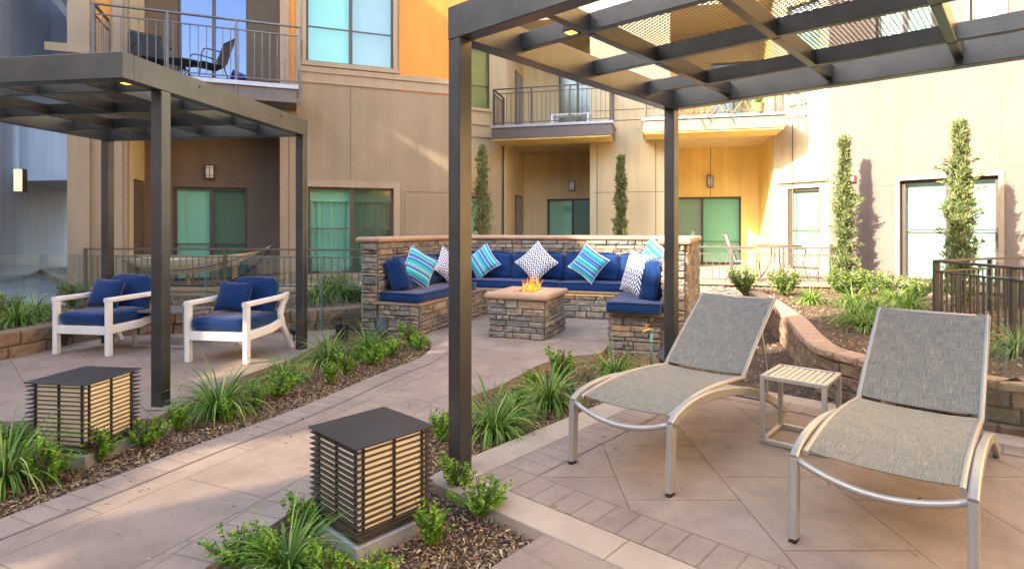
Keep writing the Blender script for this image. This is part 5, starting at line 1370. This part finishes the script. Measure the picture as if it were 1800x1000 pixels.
for (px, py, s_, l) in ((8,850,1.05,'arching grass clump at the left edge of the frame beside the left lantern box'),
    (385,728,1.05,'big grass clump in the left bed, right of the pergola post'), (500,672,.85,'grass clump in the left bed in front of the right armchair'),
    (577,640,1.0,'grass clump left of the stone bench, nearest the pergola rear post'), (650,622,1.0,'grass clump touching the left end of the stone bench'),
    (868,765,1.0,'grass clump right of the front pergola post'), (965,715,.95,'middle grass clump in the bed beside the left lounger'),
    (1080,668,.95,'grass clump in front of the right arm of the stone bench'), (505,1010,.72,'grass clump at the bottom edge, left of the front lantern box'), (905,735,.6,'small grass clump tucked between two larger ones')):
    q = at(px, py, GB); q.z = GB; plant_grass(q, s_, l, group=gg)
for (px, py, s_, l) in ((175,812,1.0,'small shrub in front of the left lantern box, right of its corner'), (255,785,1.0,'small shrub right of the left lantern box'),
    (312,758,.9,'small round shrub at the foot of the left pergola post'), (85,850,1.15,'leggy shrub in front of the left lantern box'), (15,795,1.0,'dark shrub behind the left lantern box at the frame edge'),
    (395,742,.85,'shrub at the foot of the big left grass clump'), (448,715,.9,'shrub between two grass clumps in the left bed'), (490,698,1.15,'shrub below the grass clump by the right armchair'),
    (580,676,1.0,'shrub low in the left bed near its middle'), (608,660,1.0,'shrub in the left bed just before the bench grass'), (655,642,1.2,'wide shrub near the rounded tip of the left bed'),
    (690,628,1.0,'shrub by the rounded tip of the left bed'), (718,608,1.3,'shrub against the end of the left bench arm'), (736,615,.9,'last small shrub at the tip of the left bed'),
    (775,775,.95,'shrub half hidden behind the front pergola post'), (803,868,.9,'bright shrub at the foot of the front pergola post'), (846,905,.95,'rounded shrub by the concrete kerb corner'),
    (757,960,.9,'bright shrub right of the front lantern box'), (533,942,.85,'shrub touching the left face of the front lantern box'), (418,992,.85,'shrub at the bottom edge beside the path'), (470,1005,.75,'low shrub between path and grass at the bottom edge'),
    (575,1035,.8,'shrub cut by the bottom edge below the lantern slab'), (648,1045,.8,'shrub at the very bottom, right of the lantern slab'),
    (935,690,.9,'shrub left of the path beside the middle grass clump'), (985,668,1.35,'tall shrub at the bend of the path before the fire pit'), (905,712,.8,'thin shrub between the grass clumps by the path')):
    q = at(px, py, GB); q.z = GB; plant_shrub(q, s_, l, sg)
# raised left bed
for (px, D, s_, l) in ((30,6.6,.9,'grass clump in the raised bed at the far left'), (62,7.2,1.0,'grass clump in the raised bed behind the left block wall'), (560,8.7,1.1,'grass clump in the raised bed beside the glass fence edge'), (600,8.9,1.1,'grass clump in the raised bed left of the bench'), (400,8.6,.9,'grass clump in the raised bed behind the right armchair')):
    plant_grass(pd(px,D,.24), s_, l, group='grass clumps in the raised left bed')
for (px, D, s_, l) in ((10,6.9,.6,'low bush in the raised bed at the left frame edge'), (128,8.2,.65,'leafy bush by the corner of the patio railing'), (590,9.1,.75,'leafy bush in the raised bed under the curtained window'), (620,8.8,.55,'leafy bush against the left side of the stone bench')):
    plant_shrub(pd(px,D,.24), s_, l, 'bushes in the raised left bed', BMh)
# raised right bed
for (px, D, s_, l) in ((1306,9.6,.8,'sunlit bush below the patio railing, left one'), (1378,9.3,.85,'sunlit bush below the patio railing, right one'), (1475,9.6,.75,'dense bush at the foot of the left cypress'), (1560,9.0,.75,'bush under the wide window at the pink wall'), (1612,8.6,.7,'bush between the window and the dark railing'),(1520,9.5,.8,'bush in the tree shadow at the pink wall')):
    plant_shrub(pd(px,D,.27), s_, l, 'sunlit bushes in the raised right bed', BMh)
for (px, D, s_, l) in ((1425,8.3,1.1,'grass clump in the raised right bed nearest the block wall'), (1500,8.0,1.3,'grass clump under the left cypress'), (1535,7.4,1.2,'grass clump left of the right lounger top'), (1500,6.6,1.2,'grass clump beside the glass fence edge'), (1525,6.1,1.15,'grass clump hanging by the block wall behind the right lounger'),
    (1600,7.6,1.2,'grass clump behind the right lounger head'), (1575,8.3,1.2,'grass clump at the foot of the pink wall'), (1790,4.9,1.2,'grass clump at the right frame edge behind the block wall'), (1560,6.8,1.0,'grass clump half hidden by the right lounger back')):
    plant_grass(pd(px,D,.27), .74*s_, l, group='grass clumps in the raised right bed')

# cypress trees
def cypress_mesh(seed, h, r, n, sz=1.0, wild=0.0):
    g_ = np.random.default_rng(seed); tufts = []
    nb = int(n)
    t = g_.uniform(0.02, 1, nb)**0.9; prof = np.clip(1-.72*t**1.7, .05, 1)*np.clip(t*9,.55,1)*(1.0+.20*np.sin(t*13+seed)+.17*np.sin(t*31+seed*2)+.1*np.sin(t*67+seed))
    az = g_.uniform(0, 2*np.pi, nb); rr = r*prof*g_.uniform(.05,1.12,nb)**.75
    lobe = 1+.30*np.sin(2*az+t*14)+.25*np.sin(3*az-t*27+seed)
    rr = rr*lobe
    P = np.stack([np.cos(az)*rr, np.sin(az)*rr, .05+h*t*.97], 1)
    out_ = np.stack([np.cos(az), np.sin(az), np.zeros(nb)], 1)
    allV = []
    for k in range(7):
        e = g_.normal(1.15,.35,nb) - (.5 if k%2 else 0); a2 = az + g_.normal(0,.9,nb)
        U = np.stack([np.cos(a2)*np.cos(e), np.sin(a2)*np.cos(e), np.sin(e)],1)
        Nn = g_.normal(0,1,(nb,3)); Nn -= U*np.sum(Nn*U,1)[:,None]; Nn /= np.linalg.norm(Nn,axis=1)[:,None]
        allV.append(leaf_verts(P+g_.normal(0,.014,(nb,3)), Nn, U, sz*.06*g_.uniform(.5,1.5,nb), sz*.009*g_.uniform(.7,1.3,nb)))
    if wild:
        m = int(18*wild)
        for q in range(m):
            tt = g_.uniform(.2,.8); a = g_.uniform(0,6.283); base = np.array([math.cos(a)*r*.7, math.sin(a)*r*.7, h*tt]); d = np.array([math.cos(a), math.sin(a), .35]); d /= np.linalg.norm(d); Lb = r*g_.uniform(.6,1.3)
            kk = 40; f = g_.uniform(0,1,kk); Pb = base + d*Lb*f[:,None] + g_.normal(0,.012,(kk,3)); U = d + g_.normal(0,.45,(kk,3)); U /= np.linalg.norm(U,axis=1)[:,None]
            Nn = g_.normal(0,1,(kk,3)); Nn -= U*np.sum(Nn*U,1)[:,None]; Nn /= np.linalg.norm(Nn,axis=1)[:,None]
            allV.append(leaf_verts(Pb, Nn, U, sz*.05*g_.uniform(.5,1.3,kk), sz*.008*np.ones(kk)))
    V = np.concatenate(allV); return V
def cypress(px, D, zb, ztop, r, n, label, seed, wild=0.0, sz=1.0, mat='cyp'):
    p = pd(px, D, zb); r_ = empty('cypress_tree', p); tag(r_, label, 'cypress tree')
    h = ztop-zb
    np_obj('foliage', cypress_mesh(seed, h, r, n, sz, wild), 0, M[mat], parent=r_)
    m = MB(); m.tube([(0,0,-.1),(0.01,0,h*.4),(0,.01,h*.8),(0,0,h*.97)], .035, 7, [1,.7,.35,.1]); m.build('trunk', M['bark'], r_)
    m = MB(); rn = random.Random(seed)
    for i in range(26):
        a = rn.uniform(0,6.28); z0 = h*rn.uniform(.08,.8); q = r*rn.uniform(.4,.8); m.tube([(0,0,z0),(math.cos(a)*q*.6,math.sin(a)*q*.6,z0+.10),(math.cos(a)*q,math.sin(a)*q,z0+.28)], .006, 4)
    m.build('limbs', M['bark'], r_)
cypress(1484, 9.95, .2, zof(240,9.95), .15, 1900, 'slim dark cypress casting a shadow on the pink wall, left of the window', 1, wild=1.2)
cypress(1688, 8.0, .15, zof(212,8.0), .155, 2000, 'shaggy cypress in front of the wide window, nearest the dark railing', 2, wild=2.2)
cypress(848, 15.2, .2, zof(256,15.2), .22, 1200, 'cypress coloured pale as if sunlit, behind the bench, just right of the front pergola post', 3, wild=.8, sz=1.3, mat='cyp_lit')
cypress(1091, 15.0, .2, zof(274,15.0), .17, 1300, 'narrow dark green cypress behind the bench, right of the centre', 4, sz=1.3)

# ------------------------------------------------------------------ small things
f_ = at(1144, 637); t = empty('garden_tap', (f_.x, f_.y-.02, 0), world=True); tag(t, 'brass garden tap on a green standpipe against the right bench arm', 'garden tap')
x, y = f_.x, f_.y-.02
m = MB(); m.tube([(x,y,-.06),(x,y,.33)], .014, 10); m.tube([(x,y,.20),(x,y,.23)], .02, 10); m.tube([(x,y,.31),(x,y,.345)], .02, 10); m.build('standpipe', M['pipe'], t, smooth=True)
m = MB(); m.tube([(x,y,.335),(x-.05,y-.02,.34),(x-.085,y-.03,.325),(x-.095,y-.035,.30)], .014, 10); m.tube([(x-.055,y-.02,.34),(x-.055,y-.02,.385)], .008, 8); m.build('spout', M['brass'], t, smooth=True)
m = MB(); m.cbox(x-.09,x-.02,y-.028,y-.012,.385,.395,.003); m.build('handle', M['brass'], t)
def uplight(p, label, rz, sc_=1.0, mat='black'):
    r_ = empty('garden_spotlight', p, rz); r_.scale = (sc_,)*3; tag(r_, label, 'garden spotlight')
    m = MB(); m.tube([(0,0,-.02),(0,0,.09)], .012, 8); m.build('stake', M[mat], r_)
    m = MB(); m.tube([(0,.05,.09),(0,0,.12),(0,-.06,.165),(0,-.075,.178)], .055, 16, [.6,.95,1,1.05]); m.build('housing', M[mat], r_, smooth=False)
    m = MB(); m.tube([(0,-.0755,.1785),(0,-.077,.18)], .048, 16); m.build('lens', M['inside'], r_)
uplight(pd(672, 6.95, -.05), 'black garden spotlight tilted up at the left bench end', R(200), 1.5)
uplight(pd(517, 7.0, 0), 'black spotlight on the left pergola rear post', R(30), 1.0)
uplight(pd(1002, 4.75, -.06), 'small dark green spotlight among the grass clumps', R(-20), .8)
uplight(pd(1170, 5.6, -.06), 'slim black bollard spotlight beside the far pergola post', R(-20), 1.2)
# balcony three pots and folding chairs, balcony two bench
for i, (px, l) in enumerate(((1212,'left'), (1262,'second'), (1300,'third'))):
    t = empty('wooden_chair', pd(px, 14.2, 4.18), R(20+30*i)); tag(t, ['orange wooden folding chair leftmost on the right balcony','orange wooden folding chair in the middle of the right balcony','orange wooden folding chair nearest the potted plant on the right balcony'][i], 'folding chair', 'orange folding chairs on the balcony')
    m = MB()
    for k in range(5): m.box(-.2+.085*k,-.14+.085*k,-.2,.2,.42,.44)
    m.build('seat', M['terra'], t)
    m = MB()
    for k in range(3): m.box(-.2,.2,.18,.20,.55+.12*k,.63+.12*k)
    m.build('backrest', M['terra'], t)
    for sx in (-1,1):
        m = MB(); m.sweep([(sx*.21,-.2,0),(sx*.21,.19,.9)], .025,.03); m.build('leg', M['terra'], t)
        m = MB(); m.sweep([(sx*.18,.2,0),(sx*.18,-.15,.42)], .025,.03); m.build('leg', M['terra'], t)
t = empty('potted_plant', pd(1335,14.0,4.18)); tag(t, 'small lime green potted plant at the right end of the right balcony', 'potted plant')
m = MB(); m.tube([(0,0,0),(0,0,.22)], .12, 14, [.75,1]); m.build('pot', M['terra'], t)
o = bpy.data.objects.new('foliage', SM[0][0]); col.objects.link(o); o.parent = t; o.location = (0,0,.2); o.scale = (1.6,)*3
t = empty('balcony_bench', pd(1003,16.2,4.15), R(-14)); tag(t, 'small white slatted bench on the central balcony', 'bench')
m = MB()
for k in range(4): m.box(-.55,.55,-.18+.09*k,-.11+.09*k,.38,.41)
m.build('seat', M['blind'], t)
for x in (-.5,.5):
    m = MB(); m.box(x-.03,x+.03,-.18,-.13,0,.38); m.build('leg', M['blind'], t); m = MB(); m.box(x-.03,x+.03,.11,.16,0,.38); m.build('leg', M['blind'], t)
# sunlit patio furniture
sling_chair('patio_chair', pd(1308,11.6,.3), R(62), 'pale sling chair left of the round table on the sunlit patio', M['rail'], M['blind'], 1)
sling_chair('patio_chair', pd(1428,11.4,.3), R(-55), 'tan sling chair right of the round table on the sunlit patio', M['rail'], M['chairtan'], 1)
t = empty('patio_table', pd(1366,12.0,.3)); tag(t, 'round metal table between the sling chairs on the sunlit patio', 'table')
m = MB(); m.tube([(0,0,.70),(0,0,.725)], .48, 28); m.build('table_top', M['rail'], t)
for k in range(4):
    a = R(45+90*k); m = MB(); m.tube(smooth_path([(.12*math.cos(a),.12*math.sin(a),.70),(.14*math.cos(a),.14*math.sin(a),.35),(.36*math.cos(a),.36*math.sin(a),0)],4), .014, 6); m.build('leg', M['rail'], t)
chips('leaf_litter', [at(0,915), at(353,785), at(700,660), at(800,700), at(620,820), at(300,1000)], 130, .004, 'stray bark chips and dead leaves on the path', (.008,.026), .006)
chips('leaf_litter', [ab(0,0), ab(4,0), ab(4,2.5), ab(0,2.5)], 60, .008, 'stray leaves and chips on the sun terrace', (.008,.03), .004)
for o in bpy.data.objects:
    if '_w' in o: del o['_w']
